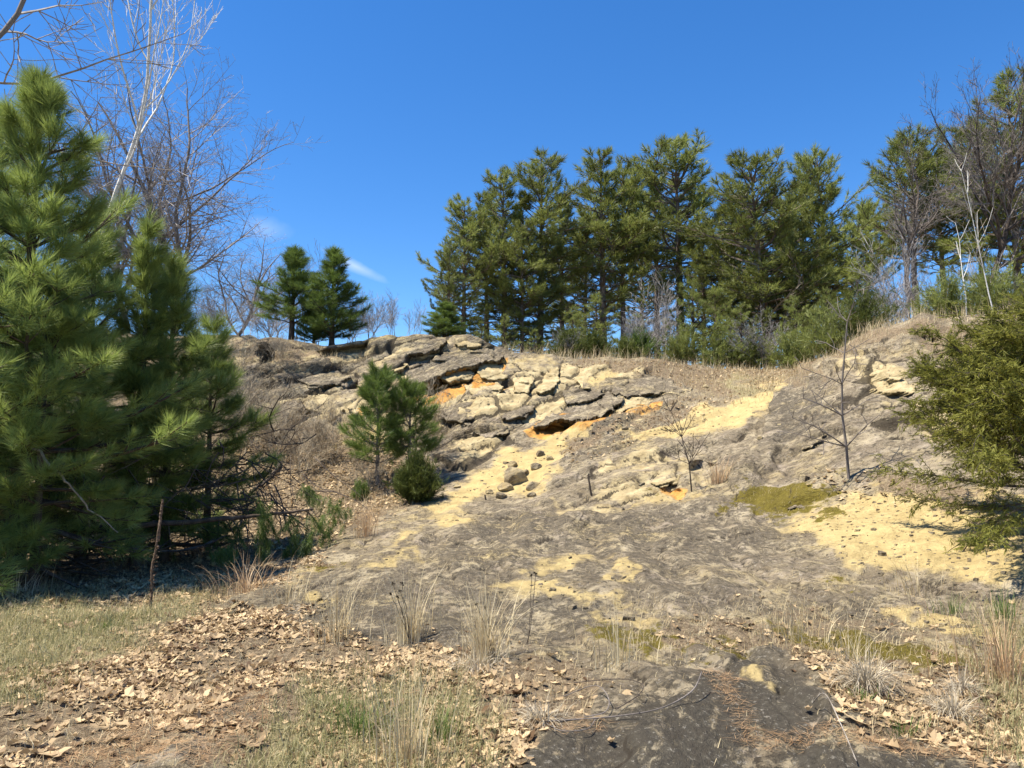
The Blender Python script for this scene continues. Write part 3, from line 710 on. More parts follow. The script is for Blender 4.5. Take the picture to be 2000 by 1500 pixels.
STN = [(1005,945,62,'large blocky sandstone boulder at the top of the stone heap in the yellow sand chute'),
 (985,960,40,'flat grey boulder lying left of the blocky one in the sand chute'),
 (1040,958,30,'squat stone beside the right end of the sand chute heap'),
 (978,975,26,'dark slanting stone at the foot of the sand chute heap'),
 (1022,932,28,'stone perched above the blocky boulder in the sand chute'),
 (1045,922,26,'upper stone wedged at the right edge of the sand chute'),
 (1000,915,24,'pale stone high up in the middle of the sand chute'),
 (893,957,14,'small dark stone alone in the lower left of the sand chute'),
 (1053,893,22,'grey stone near the top of the sand chute'),
 (1037,975,20,'small stone at the right foot of the heap in the sand'),
 (1075,905,18,'small stone beside the grey slope above the sand chute'),
 (955,968,18,'little stone at the left foot of the heap in the sand'),
 (1377,758,16,'small pale stone lying in the shade on the plateau edge'),
 (1490,885,14,'small stone lying on the smooth right dome'),
 (1938,1035,18,'rounded tan stone on the sandy bank under the juniper'),
 (1915,1045,14,'small tan stone left of the rounded one under the juniper'),
 (1575,1050,12,'small stone at the edge of the sand below the right dome'),
 (1330,905,16,'small stone beside the bare sapling on the slope'),
 (1132,716,14,'small brown stone on the crest by the dry grass'),
 (1220,850,14,'small stone at the foot of the orange overhang')]
for i, (px, py, wpx, lab) in enumerate(STN):
    p = surf(px, py); r_ = random.Random(i)
    s = wpx / F * p.y / 2 * 1.05
    o = obj('stone', stones[i % 5] , None, p + Vector((0, 0, s * .22))); o.scale = (s, s, s * r_.uniform(.9, 1.3)); o.rotation_euler = (r_.uniform(-.3, .3), r_.uniform(-.35, .1), r_.uniform(0, 6.3))
    tag(o, lab, 'stone', 'loose stones on the slope')
# scree: uncountable small rubble in the sand
def rubble():
    a = (sand * .6 + rough * .35 + soil * .15) * (PY > 690) * (PY < 1300) * (np.abs(GA) < .72) * D ** .5
    pr = a.ravel() / a.sum(); ids = rng.choice(pr.size, 6500, p=pr)
    base = np.array([[1, -1, -.6], [1, 1, -.6], [-1, 1, -.6], [-1, -1, -.6], [.8, -.7, .55], [.7, .8, .6], [-.8, .7, .5], [-.7, -.8, .6]]) * .7; fc = np.array([[0, 1, 5], [0, 5, 4], [1, 2, 6], [1, 6, 5], [2, 3, 7], [2, 7, 6], [3, 0, 4], [3, 4, 7], [4, 5, 6], [4, 6, 7]])
    c = G3.reshape(-1, 3)[ids]; s = rng.gamma(1.3, .011, len(ids)) + .006; th = rng.uniform(0, 6.28, len(ids))
    b = base[None] * rng.uniform(.6, 1.15, (len(ids), 8, 3)) * rng.uniform(.5, 1.3, (len(ids), 1, 3)) * s[:, None, None]
    x = b[..., 0] * np.cos(th)[:, None] - b[..., 1] * np.sin(th)[:, None]; y = b[..., 0] * np.sin(th)[:, None] + b[..., 1] * np.cos(th)[:, None]
    V = np.stack([x, y, b[..., 2]], -1) + c[:, None]
    f = (fc[None] + (np.arange(len(ids)) * 8)[:, None, None]).reshape(-1, 3); n5 = len(ids) * 8
    A = {k: np.zeros(n5) for k in atts}; A['cream'] = np.repeat(rng.uniform(.0, .6, len(ids)), 8)
    tag(obj('rubble', mesh_np('rubble', V.reshape(-1, 3), [f], False, A, [M['rock']])), 'small sandstone crumbs scattered over the sand and ledges', 'rubble', kind='stuff')
rubble()

# ------------------------------------------------------------------ plant builders
def seg_mesh(name, S, sides, mat, parent=None, jit=0):
    """S: rows of x0 y0 z0 x1 y1 z1 r0 r1 ; open frusta, slightly overlapping"""
    S = np.asarray(S, float)
    p0, p1, r0, r1 = S[:, 0:3], S[:, 3:6], S[:, 6], S[:, 7]
    d = p1 - p0; L = np.linalg.norm(d, axis=1, keepdims=True) + 1e-9; d = d / L
    p0 = p0 - d * np.minimum(r0[:, None] * .4, L * .3)
    ref = np.where(np.abs(d[:, 2:3]) > .9, [[1.0, 0, 0]], [[0, 0, 1.0]])
    u = np.cross(d, ref); u /= np.linalg.norm(u, axis=1, keepdims=True) + 1e-9; v = np.cross(d, u)
    th = np.arange(sides) / sides * 2 * np.pi
    ring = u[:, None] * np.cos(th)[None, :, None] + v[:, None] * np.sin(th)[None, :, None]
    V = np.concatenate([p0[:, None] + ring * r0[:, None, None], p1[:, None] + ring * r1[:, None, None]], 1)
    k = np.arange(sides); f = np.stack([k, (k + 1) % sides, (k + 1) % sides + sides, k + sides], 1)
    Fc = (f[None] + (np.arange(len(S)) * 2 * sides)[:, None, None]).reshape(-1, 4)
    return mesh_np(name, V.reshape(-1, 3), [Fc], sides > 4, None, [mat])
def nrm(v):
    l = math.sqrt(v[0] ** 2 + v[1] ** 2 + v[2] ** 2) + 1e-9; return (v[0] / l, v[1] / l, v[2] / l)
def needles(name, pos, ax, size, var, K, width, mat, spread=(18, 80), back=.5, droop=0.0, seed=0):
    r = np.random.default_rng(seed); n = len(pos)
    pos, ax, size, var = (np.asarray(x, float) for x in (pos, ax, size, var))
    ax /= np.linalg.norm(ax, axis=1, keepdims=True) + 1e-9
    ref = np.where(np.abs(ax[:, 2:3]) > .9, [[1.0, 0, 0]], [[0, 0, 1.0]]); u = np.cross(ax, ref); u /= np.linalg.norm(u, axis=1, keepdims=True); v = np.cross(ax, u)
    t = r.uniform(0, 1, (n, K)); ph = r.uniform(0, 6.283, (n, K)); el = np.radians(spread[1] + (spread[0] - spread[1]) * t + r.normal(0, 8, (n, K)))
    dirv = ax[:, None] * np.cos(el)[..., None] + (u[:, None] * np.cos(ph)[..., None] + v[:, None] * np.sin(ph)[..., None]) * np.sin(el)[..., None]
    dirv[..., 2] -= droop; L = size[:, None] * r.uniform(.7, 1.05, (n, K))
    st = pos[:, None] + ax[:, None] * ((t - 1) * back * size[:, None])[..., None]
    side = np.cross(dirv, r.normal(size=(n, K, 3))); side /= np.linalg.norm(side, axis=2, keepdims=True) + 1e-9
    a = st - side * width / 2; b = st + side * width / 2; c = st + dirv * L[..., None]
    V = np.stack([a, b, c], 2).reshape(-1, 3); f = np.arange(n * K * 3).reshape(-1, 3)
    vv = np.repeat((var[:, None] + r.normal(0, .12, (n, K))).ravel(), 3)
    return mesh_np(name, V, [f], False, {'var': np.clip(vv, 0, 1)}, [mat])
def conifer(seed, H, first, Lf, whorl, per, el, side_gap, side_len, tuft_gap, bare, Rt, lean=(0, 0), curve=.25, wander=.12, side_bare=.2, keep=1.0, dead=0):
    """returns wood segments (trunk, limb, dead) and tuft lists"""
    r = random.Random(seed); trunk = []; limb = []; deadl = []; pos = []; ax = []; var = []
    n = 24; pts = []
    x = y = 0.0
    for i in range(n + 1):
        t = i / n; pts.append((x, y, H * t)); x += (lean[0] * H / n) + r.gauss(0, .01) * H / n * 2; y += (lean[1] * H / n) + r.gauss(0, .01) * H / n * 2
    def tp(t):
        f = min(t * n, n - 1e-6); i = int(f); f -= i; a, b = pts[i], pts[i + 1]; return tuple(a[k] + (b[k] - a[k]) * f for k in range(3))
    for i in range(n):
        trunk.append((*pts[i], *pts[i + 1], Rt * (1 - .93 * i / n) * (1.25 if i == 0 else 1), Rt * (1 - .93 * (i + 1) / n)))
    def addt(p, d, v):
        if r.random() < keep: pos.append(p); ax.append(d); var.append(v)
    z = first
    while z < H - .02 * H:
        t = z / H; c = tp(t); ph0 = r.uniform(0, 6.28); k = per if isinstance(per, int) else r.randint(*per)
        for j in range(k):
            ph = ph0 + j * 6.283 / k + r.uniform(-.35, .35); L = Lf(t, ph, r) * r.uniform(.75, 1.1)
            if L < .08: continue
            e = R(el[0] + (el[1] - el[0]) * t + r.uniform(-8, 8)); d = (math.cos(ph) * math.cos(e), math.sin(ph) * math.cos(e), math.sin(e))
            m = max(4, int(L / .28)); p = c; rad = max(.006, min(Rt * .45 * (1 - t * .6), .02 * L + .006))
            isdead = t < dead * r.uniform(.6, 1.2)
            tgt = deadl if isdead else limb; nxt = r.uniform(.0, side_gap); bv = r.uniform(.2, .8)
            for i in range(m):
                s = i / m
                d = nrm((d[0] + r.gauss(0, wander), d[1] + r.gauss(0, wander), d[2] + r.gauss(0, wander * .7) + curve * (s - .25) * .5))
                q_ = (p[0] + d[0] * L / m, p[1] + d[1] * L / m, p[2] + d[2] * L / m)
                tgt.append((*p, *q_, rad * (1 - .85 * s), rad * (1 - .85 * (s + 1 / m))))
                if s > bare:
                    for sgn in (-1, 1):
                        if r.random() < (L / m) / side_gap:
                            sl_ = side_len * L * (1.05 - s) * r.uniform(.5, 1.2) + .10
                            sd_ = (-d[1] * sgn, d[0] * sgn, 0); mixx = r.uniform(.5, 1.0)
                            dd = nrm((d[0] * .75 + sd_[0] * mixx, d[1] * .75 + sd_[1] * mixx, d[2] * .5 + r.uniform(-.1, .35)))
                            mm = max(2, int(sl_ / .18)); pp = p
                            for kk in range(mm):
                                dd = nrm((dd[0] + r.gauss(0, .12), dd[1] + r.gauss(0, .12), dd[2] + r.gauss(0, .08) + curve * .3 / mm))
                                qq = tuple(pp[w] + dd[w] * sl_ / mm for w in range(3))
                                tgt.append((*pp, *qq, max(.003, rad * .35 * (1 - kk / mm)), max(.002, rad * .35 * (1 - (kk + 1) / mm))))
                                if not isdead and kk / mm >= side_bare:
                                    if r.random() < (sl_ / mm) / tuft_gap:
                                        addt(qq, nrm((dd[0] + r.gauss(0, .35), dd[1] + r.gauss(0, .35), dd[2] + .25 + r.gauss(0, .25))), bv + r.uniform(-.2, .2))
                                pp = qq
                            if not isdead: addt(pp, dd, bv + .1)
                    if not isdead and r.random() < (L / m) / tuft_gap: addt(q_, nrm((d[0], d[1], d[2] + .3)), bv)
                p = q_
            if not isdead: addt(p, nrm((d[0], d[1], d[2] + .3)), bv + .15)
        z += whorl * r.uniform(.7, 1.3)
    addt((pts[-1][0], pts[-1][1], pts[-1][2]), (0, 0, 1), .6)
    return trunk, limb, deadl, pos, ax, var
def bare_tree(seed, H, R0, lean=(0, 0), fork=.3, up=.12, wig=.10, ratios=(.62, .55, .5, .45), gaps=(.8, .45, .28, .2), ang=(30, 60), levels=4, rmin=.004, nmax=40000, shape=1.0):
    r = random.Random(seed); big = []; small = []
    def br(p, d, L, rad, lev):
        if len(small) > nmax: return
        m = max(3, int(L / (.5 if lev == 0 else .3 if lev < 3 else .18))); st = L / m; tgt = big if lev <= 1 else small
        for i in range(m):
            s = (i + 1) / m
            d = nrm((d[0] + r.gauss(0, wig), d[1] + r.gauss(0, wig), d[2] + r.gauss(0, wig) + up * (1 if lev else .5) * .4))
            q_ = (p[0] + d[0] * st, p[1] + d[1] * st, p[2] + d[2] * st)
            r0 = max(rmin, rad * (1 - .8 * i / m)); r1 = max(rmin * .8, rad * (1 - .8 * s))
            tgt.append((*p, *q_, r0, r1))
            if lev < levels and s > (fork if lev == 0 else .12):
                g = gaps[min(lev, len(gaps) - 1)]; nchild = st / g
                while nchild > 0:
                    if r.random() < nchild:
                        a = R(r.uniform(*ang)); ph = r.uniform(0, 6.283)
                        ref = (0, 0, 1) if abs(d[2]) < .9 else (1, 0, 0)
                        u = nrm((d[1] * ref[2] - d[2] * ref[1], d[2] * ref[0] - d[0] * ref[2], d[0] * ref[1] - d[1] * ref[0]))
                        v = (d[1] * u[2] - d[2] * u[1], d[2] * u[0] - d[0] * u[2], d[0] * u[1] - d[1] * u[0])
                        ca_, sa_ = math.cos(a), math.sin(a)
                        nd = tuple(d[k] * ca_ + (u[k] * math.cos(ph) + v[k] * math.sin(ph)) * sa_ for k in range(3))
                        LL = L * ratios[min(lev, len(ratios) - 1)] * (1.15 - s * .75) * r.uniform(.6, 1.15)
                        if LL > .12: br(q_, nrm(nd), LL, r1 * r.uniform(.5, .75), lev + 1)
                    nchild -= 1
            p = q_
    br((0, 0, 0), nrm((lean[0], lean[1], 1)), H, R0, 0)
    return big, small
def plant(name, loc, label, cat, group, parts, rz=0, sc=1.0):
    e = empty(name, loc, label, cat, group); e.rotation_euler.z = rz; e.scale = (sc, sc, sc) if not isinstance(sc, tuple) else sc
    for nme, me in parts:
        q_ = obj(nme, me, e)
        if nme != 'trunk': q_['kind'] = 'stuff'
    return e
def bare_parts(seed, mat_big, mat_small, sides=6, small='twigs', **k):
    big, small_ = bare_tree(seed, **k)
    return [('trunk', seg_mesh('trunk', big, sides, mat_big)), (small, seg_mesh(small, small_, 3, mat_small))]

# ------------------------------------------------------------------ far pines on the plateau
def tall_variant(seed, H, first, width, dens=1.0, dead=.3, lean=(0, 0), top=.9):
    def Lf(t, ph, r):
        u = (t - first / H) / (1 - first / H)
        lump = .62 + .38 * math.sin(ph * 2 + seed + t * 13) * math.sin(t * 21 + seed * 1.7 + ph)
        return width * min(1, ((1.0 - u) * 1.9)) ** .62 * (.6 + .4 * min(1, u * 3)) * lump * r.uniform(.45, 1.3) + .3
    tr, li, de, po, ax, va = conifer(seed, H, first, Lf, .32, (5, 7), (8, 50), .22, .42, .14, .35, .16, lean, .7, .2, .2, dens, dead)
    sz = np.random.default_rng(seed).uniform(.22, .34, len(po))
    parts = [('trunk', seg_mesh('trunk', tr, 7, M['bark_far'])), ('limbs', seg_mesh('limbs', li, 3, M['bark_far'])),
             ('crown', needles('crown', po, ax, sz, va, 19, .020, M['needle_far'], (8, 66), .8, 0, seed))]
    if de: parts.append(('dead_limbs', seg_mesh('dead_limbs', de, 3, M['deadwood'])))
    print('tall', seed, len(po), len(li)); return parts
VAR = [tall_variant(101, 10, .6, 2.9, .85, .12), tall_variant(102, 10, 1.9, 2.4, .8, .35), tall_variant(103, 10, 3.4, 2.7, .8, .42), tall_variant(104, 10, 1.6, 3.5, .75, .25, (-.05, 0)), tall_variant(105, 10, 4.4, 2.9, .75, .5)]
TALL = [ # column, distance, top py, variant, rot, label, width factor
 (905,33,385,0,0,'dense olive pine at the left end of the pine stand above the cliff',.95),
 (950,36,372,1,2,'pine rising just right of the stand\'s left end, half behind its neighbours',.95),
 (985,34,338,0,1,'bushy olive pine, second tall one from the left of the stand',.95),
 (1055,35,296,0,4,'tall full pine whose rounded top leads the left half of the stand',1.0),
 (1098,38,380,1,5,'narrower pine tucked behind the right side of the tallest left pine',.9),
 (1178,37,294,1,0,'slender pine with sky on both sides and a forked pair of trunks',1.05),
 (1218,38,322,2,3,'thin second pine of the forked pair, slightly lower top',.8),
 (1330,38,278,2,1,'tall pine with bare dark trunk and the highest top of the middle stand',1.15),
 (1285,42,340,2,4,'pine standing behind and left of the highest middle pine',.9),
 (1425,37,376,3,2,'mid height pine between the highest middle pine and the broad one',.85),
 (1505,33,312,3,0,'broad spreading pine with a leaning trunk above the hollow in the crest',1.15),
 (1575,37,330,0,3,'pine filling in behind the right side of the broad spreading pine',.85),
 (1630,36,296,3,5,'pine just left of the leaning bare tree',.9),
 (1700,44,400,4,1,'distant pine with bare lower trunk behind the leaning bare tree',.9),
 (1795,38,268,4,0,'pine with a tufted round top behind the tall bare tree',.95),
 (1850,40,300,4,2,'pine with horizontal dead limbs right of the round topped one',1.0),
 (1925,37,245,4,3,'pine behind the tall bare tree near the right edge',.9),
 (1998,34,172,3,1,'tallest pine cut by the right edge of the view',.95),
 (1140,43,420,3,2,'farther pine filling the gap between the left stand and the slender forked pair',.9),
 (1255,45,430,0,3,'farther low pine between the slender pair and the highest middle pine',.9),
 (1375,36,425,0,5,'shorter full pine close on the right of the highest middle pine',.8),
 (1470,40,395,0,1,'pine hidden behind the left boughs of the broad spreading pine',.9),
 (1545,34,380,3,4,'pine whose top shows just right of the broad spreading pine\'s top',.75),
 (1020,33,430,0,3,'lower full pine in front of the two leading left pines',.95),
 (875,31,470,0,4,'low left shoulder pine of the stand, against the open sky',.75),
 (2120,36,200,0,1,'pine just beyond the right edge of the view',1.0)]
for px, y, topy, v, rz, lab, wf in TALL:
    wf *= 1.25
    p = at(px, y); H = zat(topy, y) - p.z; s = H / 10
    plant('pine_tree', p - Vector((0, 0, .1)), lab, 'pine tree', 'tall pines on the plateau', VAR[v], rz * 1.05, (s * wf, s * wf, s))
# understory pines
def young_variant(seed, H, width, K, size, width_n, mat, dens=1.0, first=.15, whorl=.3, side_gap=.2, tuft_gap=.12, bare=.25, el=(15, 60)):
    def Lf(t, ph, r): return width * min(1, (1.0 - t) * 1.45) ** .75 * (.72 + .28 * math.sin(ph * 2 + seed + t * 9)) + .1
    tr, li, de, po, ax, va = conifer(seed, H, first, Lf, whorl, (4, 6), el, side_gap, .45, tuft_gap, bare, .022 * H, (0, 0), .8, .18, .15, dens, 0)
    sz = np.random.default_rng(seed).uniform(.8, 1.2, len(po)) * size
    print('young', seed, len(po)); return [('trunk', seg_mesh('trunk', tr, 7, M['bark_pine'])), ('limbs', seg_mesh('limbs', li, 3, M['bark_pine'])), ('crown', needles('crown', po, ax, sz, va, K, width_n, mat, (15, 75), .8, 0, seed))]
YV = [young_variant(201, 3.5, 1.5, 16, .17, .012, M['needle_far'], 1, .2, .34, .24, .15), young_variant(202, 4.2, 1.7, 16, .18, .013, M['needle_far'], 1, .4, .36, .26, .16)]
YOU = [(1120,29,595,1),(1165,31,570,0),(1245,31,610,0),(1355,28,545,1),(1400,30,560,0),(1450,27.5,590,1),(1500,31,600,0),(1555,27,575,1),(1620,27,560,1),(1660,29,580,0),(1045,28,640,0),(985,28,610,1),(940,27,625,0),
       (1300,33,620,0),(1590,30,600,0),(1720,30,560,1),(1780,29,560,0),(1830,27,560,1),(1900,26,570,0),(1960,25,560,1)]
YN = ['left of the slender forked pair','under the slender forked pair','right of the forked pair\'s trunks','with dark trunk above the crest edge','right of the dark trunked small one','half way along the crest hollow','directly under the broad spreading pine','right of the broad pine\'s leaning trunk','above the saddle left of the right dome','behind the saddle sapling','above the yellow crest rock','under the tallest left pine','under the second left pine',
      'far back in the gap of the middle stand','behind the broad pine\'s right side','behind the foot of the leaning bare tree','right of the leaning bare tree\'s foot','on top of the right dome at its left end','on the crest of the right dome','on the crest of the right dome by the frame edge']
for i, ((px, y, ty, v), nm) in enumerate(zip(YOU, YN)):
    p = at(px, y); s = (zat(ty, y) - p.z) / (3.5, 4.2)[v]
    plant('small_pine', p - Vector((0, 0, .05)), 'small bushy understory pine ' + nm, 'pine tree', 'small pines under the tall ones', YV[v], i * 1.3, (s * 1.15, s * 1.15, s))
# bright green young pines
BR = [young_variant(211, 3.6, 1.25, 30, .22, .010, M['needle_young'], 1, .8, .22, .2, .11, .15, (28, 66)), young_variant(212, 3.6, 1.25, 30, .22, .010, M['needle_young'], 1, .3, .22, .2, .11, .15, (25, 66))]
for px, y, ty, v, wf, lab, by in ((568,24.3,483,0,1.55,'left of the two young pines on the cliff top, with bare lower stem',None), (648,24,488,1,1.45,'right of the two young pines on the cliff top, pointed with an open crown',None), (868,26,590,1,2.4,'bright green pine bush at the left foot of the tall stand',None),(612,24.6,570,1,1.5,'lower young pine between the two pointed ones on the cliff top',None)):
    p = at(px, y); s = (zat(ty, y) - p.z) / 3.6
    plant('young_pine', p - Vector((0, 0, .05)), lab, 'pine tree', 'young green pines on the cliff top', BR[v], px, (s * wf, s * wf, s))
# ------------------------------------------------------------------ bare trees
def btree(name, px, y, ty, seed, lab, grp, mb_, ms_, rz=0, wf=1, **k):
    p = at(px, y); H = zat(ty, y) - p.z; k['H'] = 10.0
    parts = bare_parts(seed, M[mb_], M[ms_], **k); print(name, seed, len(parts[1][1].vertices) // 6)
    s = H / 10
    return plant(name, p - Vector((0, 0, .1)), lab, 'bare tree', grp, parts, rz, (s * wf, s * wf, s)), parts
G_ = 'leafless trees around the outcrop'
e, PB1 = btree('bare_tree', 342, 30, 160, 301, 'round crowned leafless tree behind the birch, left of the cliff top', G_, 'bark_grey', 'bark_twig', 0, 1.15, R0=.13, fork=.10, up=.05, wig=.085, gaps=(.42, .34, .24, .17), ratios=(.72, .52, .5, .5), ang=(28, 66), rmin=.0048, nmax=22000)
e2 = plant('bare_tree', at(250, 31), 'leafless tree whose crown shows between the big pine and the birch', 'bare tree', G_, PB1, 2.1, (.85, .85, .88))
e2 = plant('bare_tree', at(455, 34), 'low leafless tree right of the round crowned one, behind the cliff top', 'bare tree', G_, PB1, 4.0, (.75, .75, .52))
# the birch, leaning right, two main stems
bp_ = at(150, 22)
PBi = bare_parts(305, M['bark_birch'], M['bark_birch'], H=16.5, R0=.075, lean=(.19, 0), fork=.28, up=.30, wig=.05, gaps=(.75, .55, .38, .3), ratios=(.55, .5, .45, .4), ang=(16, 44), levels=4, rmin=.0065, nmax=9000, small='branches')
plant('birch_tree', bp_, 'white barked birch leaning right behind the big pine, bare twigs against the sky', 'birch tree', None, PBi, 0, 1.0)
e, PB2 = btree('bare_tree', -420, 20, -620, 302, 'dark leafless tree whose limbs reach in at the top left corner', G_, 'bark_grey', 'bark_twig', 1.2, 1.2, R0=.085, fork=.2, up=.03, wig=.09, gaps=(.34, .36, .24, .16), ratios=(.6, .55, .5, .5), ang=(35, 65), rmin=.005, nmax=9000)
e, PB3 = btree('bare_tree', 1905, 30, 128, 303, 'tall leafless tree with many ascending limbs near the right edge', G_, 'twig_dark', 'bark_grey', 0, .85, R0=.15, fork=.25, up=.12, wig=.10, gaps=(.42, .32, .22, .16), ratios=(.62, .56, .5, .5), ang=(28, 60), rmin=.006, nmax=22000)
e, PB4 = btree('bare_tree', 1815, 27, 225, 304, 'leafless tree leaning left over the saddle beside the right dome', G_, 'twig_dark', 'bark_grey', 0, .9, R0=.15, lean=(-.42, 0), fork=.3, up=.12, wig=.11, gaps=(.42, .3, .22, .16), ratios=(.52, .56, .5, .5), ang=(28, 60), rmin=.006, nmax=16000)
# thin whips and thicket behind the crests
TH = bare_tree(310, 3.2, .022, fork=.1, up=.25, wig=.12, gaps=(.22, .2, .18), ratios=(.6, .55, .5), ang=(20, 55), levels=3, rmin=.005, nmax=1800)
TH2 = bare_tree(311, 3.6, .02, fork=.25, up=.3, wig=.07, gaps=(.25, .25, .2), ratios=(.5, .5, .5), ang=(18, 45), levels=3, rmin=.005, nmax=1500)
def multi(seed, T, n, spread, tilt):
    r = np.random.default_rng(seed); outS = []
    for i in range(n):
        S = np.array(T[0] + T[1], float); th = r.uniform(0, 6.28); tl = r.uniform(0, tilt); s = r.uniform(.6, 1.1); ax_ = Vector((math.cos(th), math.sin(th), 0))
        m = (Matrix.Rotation(tl, 3, ax_) @ Matrix.Rotation(r.uniform(0, 6.28), 3, 'Z')); m = np.array(m) * s
        o = np.array([r.uniform(-spread, spread), r.uniform(-spread, spread), 0])
        outS.append(np.concatenate([S[:, :3] @ m.T + o, S[:, 3:6] @ m.T + o, S[:, 6:]], 1))
    return np.concatenate(outS)
bush = [seg_mesh('stems', multi(1, TH, 6, .35, .5), 3, M['bark_twig']), seg_mesh('stems', multi(2, TH2, 6, .5, .3), 3, M['bark_twig']), seg_mesh('stems', multi(3, TH, 5, .35, 1.0), 3, M['twig_tan'])]
TK = [(430,26,560,0),(480,25,590,1),(530,27,560,0),(600,27,520,1),(690,26.5,575,0),(730,25.5,570,0),(770,26,585,1),(805,27,600,1),(385,27,560,0),(340,26,580,1),
      (1105,27,640,0),(1230,27,610,1),(1270,28,600,0),(1320,29,560,1),(1480,27,610,0),(1690,25,560,1),(1750,24,520,0),(1770,26,480,1),(1870,22,560,0),(1930,21,500,1),(1985,20,540,0),(1840,24,540,1),(1660,25.5,590,0),(1720,23,590,0)]
TKL = ['behind the smaller near pine','rising behind the left end of the cliff top','just left of the two young cliff top pines','seen above the tops of the two young cliff top pines','right beside the pointed young pine','low and wide, right of the pointed young pine','in the middle of the open crest gap','at the right end of the open crest gap','behind the round crowned leafless tree','left of the round crowned tree\'s trunk',
 'under the second left pine of the stand','left below the highest middle pine','in the gap under the highest middle pine','grown tall beside the highest middle pine','behind the broad pine\'s trunk','behind the saddle, left of the leaning tree','tall one behind the left shoulder of the right dome','tallest one, behind the leaning tree','on the right dome under the tall bare tree','on the right dome between the pale saplings','at the right edge on top of the dome','low at the middle of the dome crest','low beside the saddle under the pines','low at the left shoulder of the right dome']
for i, (px, y, ty, v) in enumerate(TK):
    p = at(px, y); s = (zat(ty, y) - p.z) / 3.3
    side = 'behind the cliff top on the left' if px < 900 else 'in the gap under the middle pines' if px < 1500 else 'around the crest of the right dome'
    plant('bare_shrub', p, 'grey leafless shrub thicket ' + TKL[i], 'shrub', 'leafless shrubs ' + side, [('stems', bush[v])], i * 1.7, (s * 1.2, s * 1.2, s))
# whitish saplings on the right dome
for px, y, ty, sd_ in ((1948,17,330,320),(1892,18.5,420,321)):
    p = at(px, y); H = zat(ty, y) - p.z
    ps = bare_parts(sd_, M['bark_birch'], M['twig_tan'], H=H, R0=.017, lean=(-.1 if px > 1900 else .05, 0), fork=.3, up=.3, wig=.06, gaps=(.3, .3, .25), ratios=(.4, .45, .5), ang=(25, 50), levels=3, rmin=.005, nmax=900, small='branches', sides=5)
    plant('sapling', p, 'pale thin sapling on the right dome, ' + ('nearest the right edge' if px > 1900 else 'left of the palest one'), 'sapling', None, ps)
# bare small tree rooted at the sand under the right dome
p = surf(1660, 945); ps = bare_parts(330, M['bark_grey'], M['bark_grey'], H=3.0, R0=.024, lean=(-.24, .05), fork=.10, up=.10, wig=.14, gaps=(.16, .2, .15), ratios=(.34, .52, .5), ang=(35, 75), levels=4, rmin=.006, nmax=5000, sides=6)
plant('small_tree', p, 'crooked leafless small tree rooted below the smooth right dome', 'bare tree', None, ps)
p = surf(1350, 965); ps = bare_parts(331, M['twig_dark'], M['twig_dark'], H=1.5, R0=.015, lean=(-.15, .0), fork=.05, up=.12, wig=.12, gaps=(.10, .14, .14), ratios=(.55, .5, .5), ang=(30, 60), levels=3, rmin=.006, nmax=1100, sides=5)
plant('sapling', p, 'leafless reddish sapling in the middle of the slope above the ledges', 'sapling', None, ps)
# twiggy brush on the left bank
BRUSH = [(470,740,.9),(545,725,.8),(505,835,1.2),(560,865,1.2),(610,890,1.1),(520,900,1.2),(655,905,1.1),(470,880,1.4),(580,935,1.0),(700,870,.8),(640,830,.6),(455,800,1.2),(720,960,.8),(822,890,1.6)]
BL = ['high on the left cliff above the dark boulder','on the brushy ledge below the two cliff top pines','against the dark boulder of the left cliff','below the dark boulder','in front of the pale patch of the left bank','low on the left bank','beside the small pine\'s foot on its left','next to the big pine\'s right edge','at the bottom of the left bank','in front of the cream ledge','under the cream fractured ledge','high beside the big pine','between the small pine and the dry grass clump','rising pale right of the small pine']
for i, ((px, py, hh), l_) in enumerate(zip(BRUSH, BL)):
    p = surf(px, py); plant('brush', p - Vector((0, 0, .1)), 'tangled leafless tan brush ' + l_, 'shrub', 'tangled brush on the left bank', [('stems', bush[2])], i * 2.1, (hh * .45, hh * .45, hh * .38))

# ------------------------------------------------------------------ the near pines on the left
def near_pine(name, x, y, H, width, seed, lab, first=.3, K=70, size=.20, dens=1.0, wn=.0052, el=(-14, 60), bare=.34, per=(5, 7), whorl=.24):
    def Lf(t, ph, r): return width * min(1, (1.0 - t) * 1.7) ** .8 * (.72 + .28 * math.sin(ph * 2 + seed + t * 11)) * r.uniform(.7, 1.15) + .12
    tr, li, de, po, ax, va = conifer(seed, H, first, Lf, whorl, per, el, .13, .45, .095, bare, .018 * H, (0, 0), .6, .11, .2, dens, .13)
    # boughs on the far side of the stem stay, but only the ones that can be seen get full needles
    sz = np.random.default_rng(seed).uniform(.75, 1.15, len(po)) * size
    print(name, seed, len(po))
    pr = [('trunk', seg_mesh('trunk', tr, 9, M['bark_pine'])), ('limbs', seg_mesh('limbs', li, 4, M['bark_pine'])), ('crown', needles('crown', po, ax, sz, va, K, wn, M['needle_near'], (8, 62), .75, .02, seed))]
    if de: pr.append(('dead_limbs', seg_mesh('dead_limbs', de, 3, M['twig_dark'])))
    return plant(name, Vector((x, y, gz(x, y) - .05)), lab, 'pine tree', 'big green pines at the left', pr)
a0, _ = ab(60, 700)
